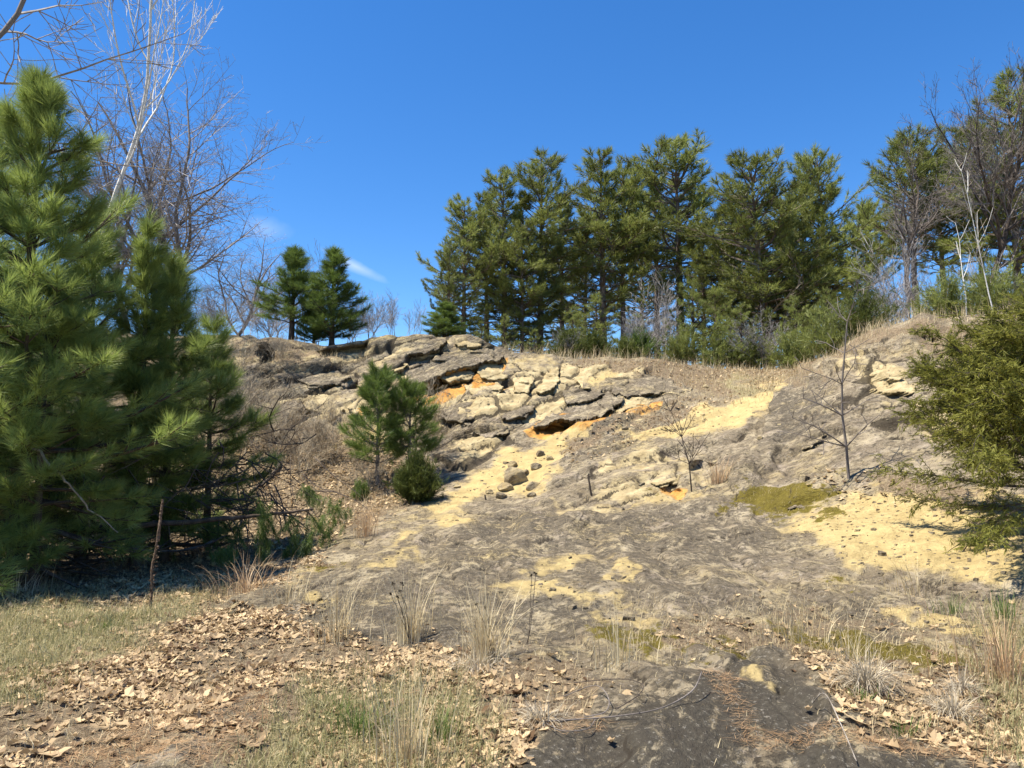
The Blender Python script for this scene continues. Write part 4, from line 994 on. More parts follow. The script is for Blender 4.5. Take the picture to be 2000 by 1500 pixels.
for px_, y_, tp_, wd_, sd_, K_, ln_, lab in (
 (55, 9.0, 165, 1.9, 401, 62, .0052, 'big bright green pine filling the left edge of the view'),
 (-190, 8.4, 120, 1.8, 402, 36, .0065, 'green pine beyond the left edge whose boughs reach into view'),
 (335, 10.8, 520, 1.05, 403, 60, .0052, 'smaller green pine right of the biggest one, with a reddish lower trunk'),
 (175, 10.2, 425, 1.25, 404, 56, .0055, 'dark pine standing between the biggest pine and the smaller one'),
 (415, 11.6, 640, 1.05, 405, 56, .0055, 'lowest pine at the right end of the near group, against the cliff'),
 (-30, 12.5, 260, 1.9, 406, 22, .011, 'pine in the shade behind the biggest one'),
 (283, 10.4, 415, .42, 408, 60, .0052, 'slim pine leader poking up between the dark pine and the smaller one'),
 (90, 8.8, 560, 1.25, 407, 60, .0052, 'low bushy pine in front of the biggest one')):
    near_pine('big_pine', float(ab(px_, 700)[0]) * y_, y_, zat(tp_, y_) - 0.0, wd_, sd_, lab, K=K_, wn=ln_, size=.245)

# dead snag limbs under the pines
def snag(px, y, n, seed):
    r = random.Random(seed); S = []
    p = at(px, y)
    for i in range(n):
        q0 = (r.uniform(-1.6, 1.6), r.uniform(-1, 1), r.uniform(.2, 1.9)); d = nrm((r.uniform(-1, 1), r.uniform(-.6, .3), r.uniform(-.9, .35))); L = r.uniform(.5, 1.5)
        m = 6; rad = r.uniform(.006, .016)
        for k in range(m):
            d = nrm((d[0] + r.gauss(0, .16), d[1] + r.gauss(0, .16), d[2] + r.gauss(0, .16) - .02)); q1_ = tuple(q0[w] + d[w] * L / m for w in range(3))
            S.append((*q0, *q1_, rad * (1 - k / m * .8), rad * (1 - (k + 1) / m * .8)))
            if r.random() < .6:
                dd = nrm((d[0] + r.gauss(0, .7), d[1] + r.gauss(0, .7), d[2] + r.gauss(0, .7))); l2 = r.uniform(.1, .4)
                S.append((*q1_, *(q1_[w] + dd[w] * l2 for w in range(3)), rad * .5, .002))
            q0 = q1_
    return p, S
for px, y, n, sd_, lab in ((60,10.2,170,1,'tangle of dead grey twigs hanging low under the big pine at the left edge'),(200,10.8,170,2,'tangle of dead twigs in the shade under the middle of the pines'),(330,11.4,150,3,'tangle of dead twigs under the smaller pine by the bank'),(440,12.6,110,4,'tangle of dead twigs at the right end of the near pines')):
    p, S = snag(px, y, n, sd_); o = obj('dead_twigs', seg_mesh('dead_twigs', S, 3, M['twig_dark']), None, p); tag(o, lab, 'dead twigs', None, 'stuff')
# long pale dead bough slanting down
def path_segs(pts, r0, r1, wig=0, seed=0, n=6):
    r = random.Random(seed); S = []; P = [Vector(p_) for p_ in pts]; Q_ = []
    for a_, b_ in zip(P[:-1], P[1:]):
        for k in range(n): Q_.append(a_.lerp(b_, k / n) + Vector((r.gauss(0, wig), r.gauss(0, wig), r.gauss(0, wig))))
    Q_.append(P[-1]); m = len(Q_) - 1
    for i in range(m): S.append((*Q_[i], *Q_[i + 1], r0 + (r1 - r0) * i / m, r0 + (r1 - r0) * (i + 1) / m))
    return S
def wp(px, py, y):
    a, b = ab(px, py); return Vector((float(a) * y, y, EYE + float(b) * y))
S = path_segs([wp(55, 860, 8.6), wp(120, 930, 8.5), (wp(165, 985, 8.6)), wp(230, 1040, 8.8)], .016, .006, .012, 5)
tag(obj('dead_bough', seg_mesh('dead_bough', S, 6, M['deadwood'])), 'pale dead bough slanting down right in front of the pines\' shade', 'branch')
for pts, lab in (([(525,925,17.2),(505,935,17.1),(480,955,17)], 'short dark log lying on the leafy left bank'), ([(542,908,17.6),(535,930,17.3),(515,950,17.1),(495,963,16.9),(478,985,16.5)], 'crooked dark branch lying on the leafy left bank')):
    S = path_segs([surf(a_, b_) + Vector((0, 0, .06)) for a_, b_, c_ in pts], .045, .02, .015, 3)
    tag(obj('fallen_branch', seg_mesh('fallen_branch', S, 6, M['twig_dark'])), lab, 'branch')
# fallen pine across the hollow
fp = empty('fallen_pine', wp(0, 1042, 9.6), 'fallen pine trunk lying level across the shaded hollow, green sprays hanging at its tip', 'fallen tree')
base = fp.location
S = path_segs([wp(-150, 1050, 9.5) - base, wp(40, 1038, 9.6) - base, wp(250, 1027, 9.8) - base, wp(440, 1013, 10.2) - base, wp(520, 1006, 10.5) - base, wp(612, 994, 10.8) - base], .055, .014, .006, 2)
obj('trunk', seg_mesh('trunk', S, 8, M['bark_pine']), fp)
r_ = random.Random(4); S = []; po = []; ax = []; va = []
for i in range(34):
    t = r_.uniform(.15, 1); k = -150 + t * 760
    pyk = np.interp(k, [-150, 40, 250, 440, 520, 612], [1050, 1038, 1027, 1013, 1006, 994]); yy = 9.5 + t * 1.3
    q0 = wp(k, pyk, yy) - base; d = Vector((r_.uniform(-.2, .5), r_.uniform(-.5, .4), r_.uniform(-1, -.2))); d.normalize(); L = r_.uniform(.25, .75) * (1 if t < .75 else .7)
    m = 6; green = t > .6 and r_.random() < .8
    for j in range(m):
        d = (d + Vector((r_.gauss(0, .12), r_.gauss(0, .12), r_.gauss(0, .1) - .06))).normalized(); q1_ = q0 + d * L / m
        S.append((*q0, *q1_, .012 * (1 - j / m * .8), .012 * (1 - (j + 1) / m * .8)))
        if green and j > 1: po.append(tuple(q1_)); ax.append((d.x, d.y, d.z)); va.append(r_.uniform(.3, .9))
        q0 = q1_
obj('limbs', seg_mesh('limbs', S, 4, M['twig_dark']), fp)['kind'] = 'stuff'
for cx, cy, yy, hgt in ((520,985,10.4,.40),(572,1010,10.7,.62),(632,975,11.2,.6),(640,1010,11,.5),(600,960,11.4,.2),(515,1040,10.5,.35),(590,1040,10.6,.35),(440,1080,9.9,.12),(665,985,11.4,.35)):
    for j in range(14):
        q_ = wp(cx + r_.gauss(0, 11), cy, yy) - base + Vector((0, r_.gauss(0, .05), -hgt * r_.random())); po.append(tuple(q_)); ax.append((r_.gauss(0, .3), r_.gauss(0, .3), -1)); va.append(r_.uniform(.3, .9))
obj('needle_sprays', needles('needle_sprays', po, ax, np.full(len(po), .15), va, 60, .004, M['needle_young'], (12, 60), .9, .1, 9), fp)['kind'] = 'stuff'

# small pine and cedars on the slope in the middle
def mid_pine(px, py, ty, y_shift, width, seed, lab, mat='needle_young', K=34, size=.20, first=.5, dens=1.0, lean=(0, 0)):
    p = surf(px, py); p.y += y_shift; H = zat(ty, p.y) - p.z
    def Lf(t, ph, r): return width * (1.03 - t) ** .5 * (.75 + .25 * math.sin(ph * 2 + seed)) + .12
    tr, li, de, po, ax, va = conifer(seed, H, first, Lf, .21, (4, 6), (10, 60), .15, .5, .12, .2, .05, lean, .5, .1, .15, dens, .2)
    pr = [('trunk', seg_mesh('trunk', tr, 7, M['bark_grey'])), ('limbs', seg_mesh('limbs', li, 3, M['bark_grey'])), ('crown', needles('crown', po, ax, np.full(len(po), size), va, K, .009, M[mat], (8, 65), .8, 0, seed))]
    if de: pr.append(('dead_limbs', seg_mesh('dead_limbs', de, 3, M['twig_dark'])))
    print('mid', len(po)); return plant('young_pine', p, lab, 'pine tree', None, pr)
mid_pine(735, 945, 735, 0, 1.25, 501, 'young pine with open leader growing at the foot of the cliff', first=.45, K=30)
mid_pine(800, 935, 765, -.3, 1.15, 502, 'broader young pine pressed against the first at the foot of the cliff', first=.5, K=30)
def scale_bush(name, loc, rx, rz, n, seed, lab, mat, cat='shrub', size=.09, K=16, wn=.008):
    r = np.random.default_rng(seed); S = []; po = []; ax = []; va = []
    rr_ = random.Random(seed)
    for i in range(n):
        th = r.uniform(0, 6.28); u = r.uniform(0, 1) ** .6; el_ = r.uniform(.25, 1.45); d = np.array([math.cos(th) * math.cos(el_) * rx, math.sin(th) * math.cos(el_) * rx, math.sin(el_) * rz * 1.0]); L = r.uniform(.75, 1.1)
        m = 7; q0 = np.zeros(3)
        for j in range(m):
            q1_ = q0 + d * L / m + r.normal(0, .02, 3); S.append((*q0, *q1_, .008 * (1 - j / m * .8), .008 * (1 - (j + 1) / m * .8)))
            if j >= 2:
                for _ in range(3): po.append(q1_ + r.normal(0, .045, 3)); ax.append(d / (np.linalg.norm(d) + 1e-6) + r.normal(0, .45, 3)); va.append(.2 + .5 * j / m + r.uniform(-.2, .2))
            q0 = q1_
    return plant(name, loc, lab, cat, None, [('stems', seg_mesh('stems', S, 3, M['twig_dark'])), ('foliage', needles('foliage', po, ax, np.full(len(po), size), va, K, wn, M[mat], (5, 50), 1.2, 0, seed))])
scale_bush('juniper_bush', surf(808, 985), .50, .95, 150, 601, 'rounded dark green juniper bush at the lower left end of the sand chute', 'cedar_low', K=14, size=.10, wn=.010)
scale_bush('pine_seedling', surf(697, 972), .12, .34, 12, 602, 'tiny green pine seedling on the leafy bank behind the dry grass clump', 'needle_young', 'seedling', K=26, size=.12, wn=.006)
scale_bush('low_shrub', surf(1178, 690) + Vector((0, 3, .3)), 1.1, 1.0, 90, 603, 'low olive shrub on the crest below the slender pines', 'cedar_low', K=10, size=.16, wn=.014)
scale_bush('low_shrub', surf(1265, 700) + Vector((0, 2, .2)), .9, 1.0, 70, 604, 'bright green low shrub on the crest right of the olive one', 'needle_young', K=10, size=.16, wn=.014)

for k, (px, back_, rx, rz_, m_, lab) in enumerate([(1105,2.5,.9,1.1,'cedar_low','low olive shrub on the crest left of the slender pines'),(1225,1.6,.7,.8,'cedar_low','small olive shrub between the two crest shrubs'),(1335,2.2,1.0,1.5,'needle_far','olive shrub in the crest gap under the highest middle pine'),(1405,1.8,.9,1.6,'needle_far','tall olive shrub beside the dark trunked small pine'),(1460,1.5,1.0,1.2,'cedar_low','olive shrub in the hollow of the crest'),
  (1545,1.5,1.0,1.5,'needle_far','olive shrub right of the broad pine\'s trunk'),(1625,1.8,1.0,1.7,'needle_far','olive shrub over the saddle'),(1690,2.2,1.1,1.5,'cedar_low','dark olive shrub beside the left shoulder of the right dome'),(1860,1.6,1.2,1.3,'needle_far','green shrub on top of the right dome'),(1960,1.4,1.3,1.4,'needle_far','green shrub on top of the dome at the right edge')]):
    a_ = float(ab(px, 700)[0]); i0 = int(np.searchsorted(A1, a_)); y = rd[i0] + back_
    scale_bush('crest_shrub', Vector((a_ * y, y, gz(a_ * y, y))), rx, rz_, 55, 610 + k, lab, m_, K=10, size=.18, wn=.014)

# ------------------------------------------------------------------ the juniper on the right
def juniper():
    r = random.Random(77); tr = []; li = []; po = []; ax = []; va = []
    X, Y_ = 5.9, 8.2; g = gz(X, Y_); base = Vector((X, Y_, g))
    H = 2.15
    for i in range(12): tr.append((r.gauss(0, .02), 0, H * i / 12, 0, 0, H * (i + 1) / 12, .09 * (1 - i / 12.5), .09 * (1 - (i + 1) / 12.5)))
    for b_ in range(150):
        t = r.uniform(.2, .97); z = H * t; ph = r.uniform(0, 6.283)
        L = (2.2 * (1.08 - t) ** .38) * (.7 + .3 * r.random()); e_ = R(-4 + 26 * t + r.uniform(-8, 8)); d = nrm((math.cos(ph) * math.cos(e_), math.sin(ph) * math.cos(e_), math.sin(e_)))
        m = 12; p = (0, 0, z); rad = .022 * L / 2
        for i in range(m):
            s = i / m; d = nrm((d[0] + r.gauss(0, .1), d[1] + r.gauss(0, .1), d[2] + r.gauss(0, .08) + (.03 if t > .3 else -.02))); q_ = tuple(p[k] + d[k] * L / m for k in range(3))
            li.append((*p, *q_, max(.003, rad * (1 - .85 * s)), max(.002, rad * (1 - .85 * (s + 1 / m)))))
            if s > .22:
                for c in range(3):
                    dd = nrm((d[0] + r.gauss(0, .7), d[1] + r.gauss(0, .7), d[2] + r.gauss(0, .45) - .05)); l2 = r.uniform(.2, .5) * (1.2 - s * .6); pp = q_; mm = 4
                    for k in range(mm):
                        dd = nrm((dd[0] + r.gauss(0, .15), dd[1] + r.gauss(0, .15), dd[2] + r.gauss(0, .12) - .05)); qq = tuple(pp[w] + dd[w] * l2 / mm for w in range(3))
                        li.append((*pp, *qq, .004, .003))
                        for _ in range(2): po.append(tuple(qq[w] + r.gauss(0, .02) for w in range(3))); ax.append(nrm((dd[0] + r.gauss(0, .5), dd[1] + r.gauss(0, .5), dd[2] + r.gauss(0, .4) - .15))); va.append(r.uniform(.15, .95))
                        pp = qq
            p = q_
    print('juniper', len(po))
    plant('juniper_tree', base, 'olive green juniper leaning in from the right edge with drooping lower boughs', 'juniper', None,
          [('trunk', seg_mesh('trunk', tr, 8, M['bark_pine'])), ('limbs', seg_mesh('limbs', li, 3, M['twig_dark'])),
           ('foliage', needles('foliage', po, ax, np.random.default_rng(5).uniform(.045, .09, len(po)), va, 9, .009, M['juniper'], (5, 50), 1.4, .05, 8))])
juniper()

# ------------------------------------------------------------------ grasses and litter
def blades(name, pos, n_or, hgt, lean, mat, width=.004, seed=0, segs=3, var=None, flat=False):
    """pos (n,3) roots; hgt (n,), lean (n,) radians; one curved ribbon each"""
    r = np.random.default_rng(seed); n = len(pos); th = r.uniform(0, 6.283, n) if n_or is None else n_or
    hd = np.stack([np.cos(th), np.sin(th), np.zeros(n)], 1); wd = np.stack([-np.sin(th + r.normal(0, .8, n)), np.cos(th), np.zeros(n)], 1)
    P = []; 
    cur = np.array(pos, float); ang = lean * .25; st = hgt / segs
    if flat: ang = r.normal(1.5, .09, n); lean = np.zeros(n)
    for k in range(segs + 1):
        w_ = width * (1 - .85 * k / segs)
        P.append(cur - wd * (w_ / 2)[:, None] if isinstance(w_, np.ndarray) else cur - wd * w_ / 2); P.append(cur + wd * (w_ / 2)[:, None] if isinstance(w_, np.ndarray) else cur + wd * w_ / 2)
        cur = cur + hd * (np.sin(ang) * st)[:, None] + np.array([0, 0, 1.0]) * (np.cos(ang) * st)[:, None]; ang = ang + lean * 1.5 / segs
    V = np.stack(P, 1).reshape(-1, 3); k = np.arange(segs)
    f = np.stack([2 * k, 2 * k + 1, 2 * k + 3, 2 * k + 2], 1); Fc = (f[None] + (np.arange(n) * 2 * (segs + 1))[:, None, None]).reshape(-1, 4)
    vv = r.uniform(0, 1, n) if var is None else np.clip(var + r.normal(0, .2, n), 0, 1)
    return mesh_np(name, V, [Fc], False, {'var': np.repeat(vv, 2 * (segs + 1))}, [mat])
def clump(px, py, n, hpx, rad, lean, mat, lab, grp, seed, width=.0045, name='grass_clump', cat='dry grass'):
    p = surf(px, py); hm = hpx / F * p.y; r = np.random.default_rng(seed)
    th = r.uniform(0, 6.28, n); rr_ = np.abs(r.normal(0, rad, n)); pos = np.stack([np.cos(th) * rr_, np.sin(th) * rr_, np.zeros(n) - .02], 1)
    me = blades(name, pos, th + r.normal(0, .5, n), hm * r.uniform(.35, 1.1, n), np.clip(r.normal(lean, lean * .6, n), 0, 1.5), mat, width, seed, 5)
    e_ = empty(name, p, lab, cat, grp); q_ = obj('blades', me, e_); q_['kind'] = 'stuff'; return e_
GC = 'tall dry grass clumps on the rock'
CL = [(945,1290,130,150,.10,.35,'straw','tall straw coloured grass clump in the centre foreground below the sand patch'),
 (800,1250,100,135,.10,.30,'straw','tall dry grass clump left of the central one, dark seed heads beside it'),
 (655,1250,90,125,.12,.40,'straw','dry grass clump at the left end of the foreground row by the oak leaves'),
 (715,1060,90,90,.10,.30,'straw_red','reddish straw clump behind the hanging pine sprays at the edge of the slab'),
 (480,1165,110,80,.22,.75,'straw_red','low fan shaped russet grass clump at the edge of the shade'),
 (1655,1290,26,130,.10,.6,'straw','sparse leaning straw stalks above the mop shaped tuft on the right'),
 (1540,1250,60,70,.25,.3,'straw','short sparse grass stand on the slab right of centre'),
 (1215,1300,36,110,.15,.3,'straw','thin scattered grass stalks right of the central clump'),
 (1400,950,70,55,.12,.35,'straw_red','russet grass clump in the cavity at the foot of the bare sapling'),
 (790,1490,90,190,.12,.25,'straw','long pale grass stalks at the bottom edge left of centre'),
 (1960,1330,160,150,.22,.35,'straw_red','tall russet grass stand at the right edge of the foreground'),
 (30,1165,60,70,.25,.9,'straw_grey','arching dead stalks at the left edge in front of the shade'),
 (1700,640,50,25,.3,.4,'straw','dry grass tuft on the left shoulder of the right dome'),
 (1790,1160,40,90,.3,.5,'straw','thin grass in front of the juniper shadow'),
 (560,1180,40,80,.2,.4,'straw','thin straw stalks beside the yellow crumbled rock pocket')]
for i, (px, py, n, hh, rad, ln, mt, lab) in enumerate(CL): clump(px, py, int(n * 1.4), hh * 1.1, rad, ln, M[mt], lab, GC, 700 + i, .0068 if py > 1000 else .011)
MOP = 'mop shaped dead grass tufts at the right'
for i, (px, py, n, hh, rad, lab) in enumerate([(1690,1345,420,75,.05,'large mop shaped tuft of old grey grass on the right foreground'),(1860,1395,260,50,.04,'small mop shaped tuft right of the large one'),(1880,1350,200,40,.04,'mop shaped tuft behind the small right one'),(1055,1405,260,45,.05,'mop shaped grey tuft beside the dark rock at bottom centre'),(930,1300,300,45,.12,'matted grey base of dead grass round the central clump')]):
    clump(px, py, n, hh * 1.5, rad, 1.45, M['straw_grey'], lab, MOP, 730 + i, .006)
GG = 'green grass tufts in the foreground'
for i, (px, py, n, hh, lab) in enumerate([(860,1440,120,75,'bright green tuft left of the dark rock at the bottom'),(700,1430,110,70,'bright green tuft among pale stalks at the bottom left of centre'),(1680,1370,70,35,'green tuft at the foot of the large mop shaped tuft'),(1760,1435,80,40,'green tuft in the leaves at the bottom right'),(1455,1235,40,16,'tiny green rosette on the slab right of centre'),(660,1400,60,50,'green tuft by the oak leaves left of centre'),(1960,1210,120,60,'green grass patch in front of the juniper shadow'),(200,1240,60,24,'small green tuft in the turf at the left'),(1860,1200,90,45,'green grass left of the patch in front of the juniper shadow')]):
    clump(px, py, n, hh, .09, .35, M['green'], lab, GG, 760 + i, .005, 'green_tuft', 'grass tuft')
def scatter(weight, n):
    a = weight * (np.abs(GA) < .95)
    # area of each cell on the ground
    e1 = np.gradient(G3, axis=1); e2 = np.gradient(G3, axis=0); ar = np.linalg.norm(np.cross(e1, e2), axis=2)
    pr = (a * np.minimum(ar, .05)).ravel(); pr /= pr.sum(); ids = rng.choice(pr.size, n, p=pr)
    j, i = np.divmod(ids, na); fu = rng.uniform(-.5, .5, (n, 1)); fv = rng.uniform(-.5, .5, (n, 1))
    return G3[j, i] + e1[j, i] * fu + e2[j, i] * fv, j, i
nearw = 1 / np.maximum(D, 3.5) ** 1.1
vis_b = (GB > -.46)
# turf
pt, j, i = scatter(turf * (PY > 1100) * vis_b * nearw, 40000)
tag(obj('grass', mesh_np('x', [[0, 0, 0]], [np.zeros((0, 3), int)]) if False else blades('grass', pt, None, rng.gamma(3, .018, len(pt)) + .02, rng.uniform(.3, 1.5, len(pt)), M['grass'], .005, 3, 2, .35 + .35 * fbm(pt * 1.4, 3, 5))), 'short mixed green and dry grass at the left and bottom of the foreground', 'grass', kind='stuff')
# thin dry thatch over soil and slab edges
pt, j, i = scatter((np.maximum(soil * .8, moss * .6) + .10 * (1 - sand) + .5 * region([[(1150,1180),(1900,1180),(2100,1300),(2100,1600),(1700,1440),(1600,1300),(1250,1280)]]) ) * (1 - np.clip(dark * 1.3 * (PY > 1270), 0, .93)) * vis_b * nearw * (PY > 930), 36000)
tag(obj('dry_thatch', blades('dry_thatch', pt, None, rng.gamma(3, .016, len(pt)) + .015, rng.uniform(.8, 2.4, len(pt)), M['straw'], .0045, 4, 2, .35)), 'thin dry thatch and fallen stalks lying over soil and rock edges', 'dry grass', kind='stuff')
pt, j, i = scatter((soil * 1.0) * vis_b * (PY < 1000) * (PY > 600) + (turf + soil) * (PY < 800) * 1.0, 20000)
tag(obj('hillside_grass', blades('hillside_grass', pt, None, rng.gamma(3, .035, len(pt)) + .03, rng.uniform(.4, 1.8, len(pt)), M['straw'], .010, 5, 2, .4)), 'dry grass and stalks on the bank and along the crest', 'dry grass', kind='stuff')
cr_pts = []
for k in range(3600):
    px = random.Random(k).uniform(980, 2050); a = float(ab(px, 700)[0]); i0 = int(np.searchsorted(A1, a)); s = random.Random(k + 9999).uniform(-.6, 3); y = rd[i0] + s; cr_pts.append((a * y, y, gz(a * y, y) if s < 0 else float(plat_z(a, s))))
cr_pts = np.array(cr_pts)
tag(obj('crest_grass', blades('crest_grass', cr_pts, None, rng.gamma(3, .08, len(cr_pts)) + .05, rng.uniform(.1, 1.0, len(cr_pts)), M['straw'], .010, 6, 3, .45)), 'pale dry grass fringe along the crest behind the slope', 'dry grass', kind='stuff')
# oak leaves
LS = np.array([[0, -1, 0], [.45, -.5, .16], [.28, -.1, .05], [.62, .2, .22], [.2, .5, .06], [0, 1.0, .10], [-.42, .56, .2], [-.26, .15, .05], [-.58, -.1, .2], [-.2, -.5, .05], [0, 0, -.06]])
def leaves(name, pts, size, seed, mat, curl=1.0):
    r = np.random.default_rng(seed); n = len(pts); B_ = np.repeat(LS[None], n, 0) * size[:, None, None]
    B_[..., 2] *= (r.uniform(-.6, 1.7, n) * curl)[:, None]
    B_[..., 2] += (r.uniform(-.2, .6, n)[:, None] * (B_[..., 1] ** 2) / size[:, None] + r.uniform(-.5, .5, n)[:, None] * B_[..., 0] * B_[..., 1] / size[:, None])
    th = r.uniform(0, 6.283, n); tx = r.normal(0, .24, n); ty = r.normal(0, .24, n)
    y2 = B_[..., 1] * np.cos(tx)[:, None] - B_[..., 2] * np.sin(tx)[:, None]; z2 = B_[..., 1] * np.sin(tx)[:, None] + B_[..., 2] * np.cos(tx)[:, None]
    x3 = B_[..., 0] * np.cos(ty)[:, None] + z2 * np.sin(ty)[:, None]; z3 = -B_[..., 0] * np.sin(ty)[:, None] + z2 * np.cos(ty)[:, None]
    V = np.stack([x3 * np.cos(th)[:, None] - y2 * np.sin(th)[:, None], x3 * np.sin(th)[:, None] + y2 * np.cos(th)[:, None], z3 + size[:, None] * .14], -1) + pts[:, None]
    k = np.arange(10); f = np.stack([np.full(10, 10), k, (k + 1) % 10], 1); Fc = (f[None] + (np.arange(n) * 11)[:, None, None]).reshape(-1, 3)
    return mesh_np(name, V.reshape(-1, 3), [Fc], False, {'var': np.repeat(np.clip(r.normal(.5, .30, n), 0, 1), 11)}, [mat])
LEAF = region([(1.0, [(-600,1600),(-600,1400),(0,1330),(160,1290),(330,1235),(420,1190),(560,1200),(700,1240),(800,1270),(980,1290),(1010,1350),(760,1330),(560,1330),(520,1420),(300,1440),(60,1600)]),
   (.75, [(430,1150),(560,1090),(640,1100),(480,1160)]), (.8, [(880,1400),(1080,1390),(1000,1500),(900,1600),(800,1500)]), (.5, [(-600,1120),(450,1100),(420,1180),(-600,1180)]),
   (.5, [(1560,1280),(1800,1300),(2100,1380),(2100,1600),(1850,1480),(1650,1430),(1620,1350)]), (.4, [(600,1340),(900,1320),(960,1500),(600,1600)]), (.4, [(1450,940),(1720,930),(1760,980),(1560,1000)])], 20, 30)
pt, j, i = scatter((LEAF ** 1.1 * ss(fbm(G3.reshape(-1, 3) * 1.5, 3, 8), -.45, .35).reshape(PX.shape) + .05 * np.maximum(soil, turf)) * (PY > 1060) * vis_b / np.maximum(D, 3.5) ** .6, 19000)
tag(obj('leaf_litter', leaves('leaf_litter', pt, rng.gamma(5, .0050, len(pt)) + .008, 21, M['leaf'])), 'drift of curled tan oak leaves across the left foreground', 'leaves', kind='stuff')
pt, j, i = scatter(region([(1, [(380,860),(760,880),(850,960),(700,1040),(560,1080),(400,1100),(0,1100),(0,900)]), (.6, [(1600,930),(1760,940),(1740,1000),(1600,970)]), (.5, [(1100,700),(1600,715),(1500,760),(1200,720)])], 20, 30) * (PY < 1120) + .3 * region([[(1090,870),(1300,800),(1500,750),(1300,860),(1120,920)]]), 9000)
LSs = LS
def flat_leaves(name, pts, size, seed, mat):
    r = np.random.default_rng(seed); n = len(pts); b = np.array([[-.6, 0, 0], [0, -1, .2], [.6, 0, .1], [0, 1, .3]]); B_ = b[None] * size[:, None, None] * r.uniform(.7, 1.2, (n, 4, 3)); ax_ = r.uniform(0, 6.28, n); tl = r.normal(0, .5, n)
    y = B_[..., 1] * np.cos(tl)[:, None] - B_[..., 2] * np.sin(tl)[:, None]; z = B_[..., 1] * np.sin(tl)[:, None] + B_[..., 2] * np.cos(tl)[:, None]
    V = np.stack([B_[..., 0] * np.cos(ax_)[:, None] - y * np.sin(ax_)[:, None], B_[..., 0] * np.sin(ax_)[:, None] + y * np.cos(ax_)[:, None], z + .02], -1) + pts[:, None]
    f = np.array([[0, 1, 2], [0, 2, 3]]); Fc = (f[None] + (np.arange(n) * 4)[:, None, None]).reshape(-1, 3)
    return mesh_np(name, V.reshape(-1, 3), [Fc], False, {'var': np.repeat(r.uniform(0, 1, n), 4)}, [mat])
tag(obj('bank_leaves', flat_leaves('bank_leaves', pt, rng.uniform(.03, .06, len(pt)), 22, M['leaf'])), 'fallen leaves covering the bank and hollow beneath the cliff', 'leaves', kind='stuff')
# single leaves one can pick out near the tripod
proto = [leaves('oak_leaf', np.zeros((1, 3)), np.array([.05]), 40 + k, M['leaf'], 1.3) for k in range(8)]
pt, j, i = scatter((LEAF ** 1.2 + .03) * (PY > 1280) * (PY < 1500) * (np.abs(PX - 1000) < 1000), 130)
for k, p_ in enumerate(pt):
    o = obj('oak_leaf', proto[k % 8], ground, tuple(p_ + [0, 0, .012])); o.rotation_euler = (0, 0, k * 1.9); s = .75 + .5 * ((k * 37) % 10) / 10; o.scale = (s, s, s)

# ------------------------------------------------------------------ small single things
# dead mullein stalk
mp_ = surf(292, 1192); mu = empty('mullein_stalk', mp_, 'tall dead mullein stalk with shrivelled leaves standing at the edge of the pines\' shade', 'dead plant')
top = wp(318, 975, mp_.y) - mp_
S = path_segs([(0, 0, -.02), top * .35 + Vector((-.02, 0, 0)), top * .7, top], .011, .008, .006, 3, 5); obj('stem', seg_mesh('stem', S, 6, M['mullein']), mu)
S = path_segs([top * .62, top * .8, top * 1.0], .017, .011, .002, 3, 12); obj('seed_spike', seg_mesh('seed_spike', S, 8, M['mullein']), mu)
lp = np.array([tuple(top * t) for t in np.linspace(.03, .6, 60)]) + np.random.default_rng(2).normal(0, .012, (60, 3))
obj('withered_leaves', leaves('withered_leaves', lp, np.random.default_rng(3).uniform(.012, .026, 60), 9, M['mullein'], 3), mu)['kind'] = 'stuff'
# seed heads on dark stalks
def seedhead(px, py, y, heads, lab):
    b0 = surf(px, py); e_ = empty('seed_head_plant', b0, lab, 'dead plant', 'dark seed headed stalks')
    for hx, hy in heads:
        tpp = wp(hx, hy, b0.y) - b0; S = path_segs([(0, 0, 0), tpp * .5 + Vector((.01, 0, 0)), tpp], .003, .002, .004, hx, 4); obj('stalk', seg_mesh('stalk', S, 4, M['twig_dark']), e_)
        r = np.random.default_rng(hx); po_ = np.repeat(np.array([tuple(tpp)]), 5, 0) + r.normal(0, .006, (5, 3))
        obj('seed_head', needles('seed_head', po_, r.normal(0, .5, (5, 3)) + [0, 0, 1], np.full(5, .013), np.full(5, .1), 40, .004, M['seed'], (0, 90), .2, 0, 3), e_)
seedhead(800, 1255, 6, [(768,1142),(785,1140),(782,1155),(764,1160),(776,1165)], 'stalk with five small dark seed heads beside the left dry grass clump')
seedhead(965, 1290, 6, [(947,1186),(931,1180)], 'stalk with a dark round seed head in the central grass clump')
seedhead(1030, 1260, 6, [(1038,1125),(1046,1120)], 'thin dark brown stalk right of the central grass clump')
# survey stake / stick on the slope
sp_ = surf(1156, 985); S = path_segs([(0, 0, -.05), wp(1153, 955, sp_.y) - sp_, wp(1150, 925, sp_.y) - sp_], .022, .016, .004, 2, 3)
tag(obj('stake', seg_mesh('stake', S, 5, M['twig_dark']), None, sp_), 'thin dark upright stick standing on the ledges in mid slope', 'stick')
sp_ = surf(949, 982); S = path_segs([(0, 0, -.05), wp(947, 966, sp_.y) - sp_], .022, .014, .004, 2, 3)
tag(obj('stake', seg_mesh('stake', S, 5, M['twig_dark']), None, sp_), 'short dark stub standing at the foot of the sand chute', 'stick')
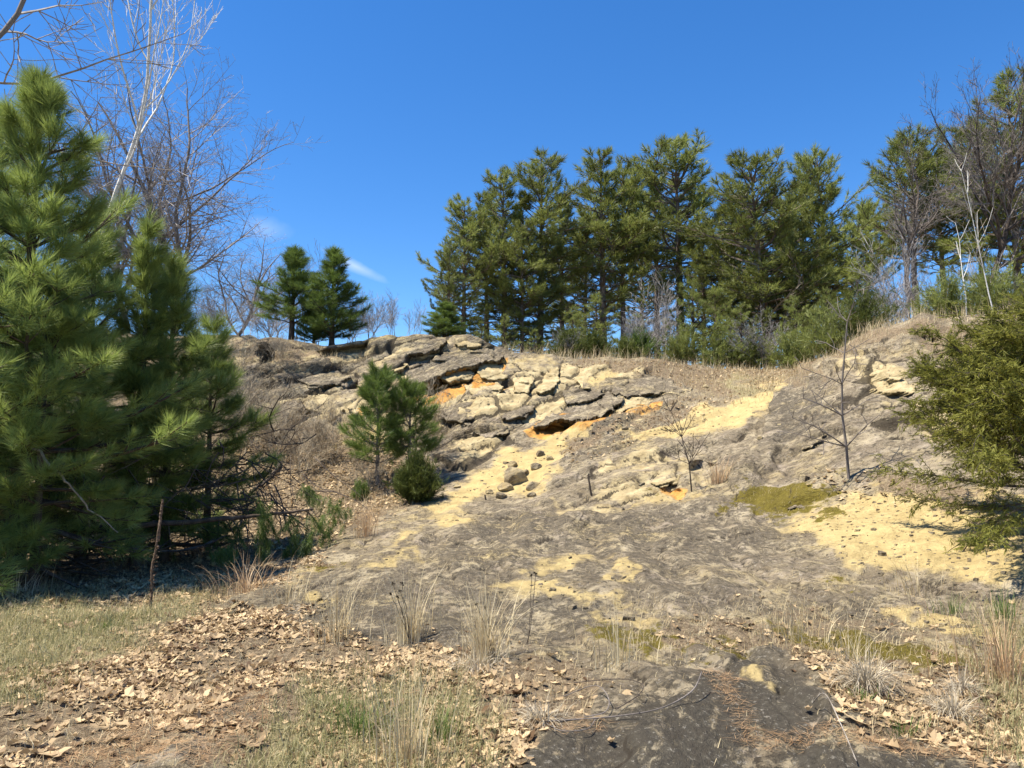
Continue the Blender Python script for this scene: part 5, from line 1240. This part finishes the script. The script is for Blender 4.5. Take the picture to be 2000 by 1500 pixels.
# bramble canes lying in arcs on the dark rock
def cane(pts, r0, lab, seed, mat='bark_grey'):
    P_ = [surf(x, y) + Vector((0, 0, l_)) for x, y, l_ in pts]; P2 = []
    for k in range(len(P_) - 1):
        a_ = P_[max(k - 1, 0)]; b_ = P_[k]; c_ = P_[k + 1]; d_ = P_[min(k + 2, len(P_) - 1)]
        for t in np.linspace(0, 1, 7)[:-1]: P2.append(.5 * ((2 * b_) + (c_ - a_) * t + (2 * a_ - 5 * b_ + 4 * c_ - d_) * t * t + (3 * b_ - a_ - 3 * c_ + d_) * t ** 3))
    P2.append(P_[-1]); S = [(*P2[k], *P2[k + 1], r0, r0 * .95) for k in range(len(P2) - 1)]
    r = random.Random(seed)
    for k in range(0, len(P2), 3): S.append((*P2[k], P2[k][0] + r.uniform(-.02, .02), P2[k][1] + r.uniform(-.02, .02), P2[k][2] + r.uniform(0, .025), r0 * .6, .0008))
    tag(obj('bramble_cane', seg_mesh('bramble_cane', S, 5, M[mat])), lab, 'cane')
cane([(1040,1415,.02),(1120,1412,.03),(1200,1408,.03),(1290,1402,.03),(1350,1385,.06),(1370,1370,.12)], .0038, 'long straight bramble cane lying across the dark rock', 1)
cane([(1100,1362,.03),(1160,1358,.06),(1188,1380,.06),(1180,1402,.03),(1140,1410,.02)], .003, 'looping bramble cane at the left edge of the dark rock', 2)
cane([(1120,1335,.03),(1210,1343,.05),(1252,1352,.06),(1245,1372,.04),(1200,1395,.03)], .003, 'thin arching cane above the loop on the dark rock', 3, 'twig_dark')
cane([(1068,1425,.02),(1100,1445,.03),(1145,1440,.04),(1160,1415,.03)], .0028, 'short curved cane below the straight one', 4)
cane([(1586,1384,.04),(1610,1420,.12),(1640,1460,.10),(1672,1510,.03)], .0032, 'pale straight grass stalk lying across the dark rock at the bottom right', 5, 'deadwood')
# pine needle litter on the dark rock edges
pt, j, i = scatter(region([(1, [(1440,1395),(1500,1430),(1660,1435),(1900,1478),(2000,1500),(1900,1500),(1650,1455),(1490,1455),(1440,1440)]), (.7, [(1370,1320),(1420,1330),(1460,1400),(1430,1420)]), (.6,[(1040,1415),(1180,1405),(1180,1425),(1050,1435)]), (.6, [(60,1500),(260,1410),(500,1350),(540,1400),(400,1500)])], 12, 24), 3800)
tag(obj('needle_litter', blades('needle_litter', pt + [0, 0, .008], None, rng.uniform(.05, .11, len(pt)), rng.uniform(4.6, 5.6, len(pt)) * .36, M['straw_red'], .0028, 14, 2, .3, flat=True)), 'rust coloured fallen pine needles along the edges of the dark rock', 'pine needles', kind='stuff')
print('tris', sum(sum(len(p_.vertices) - 2 for p_ in m_.polygons) if len(m_.polygons) < 100 else len(m_.loops) - 2 * len(m_.polygons) for m_ in bpy.data.meshes))
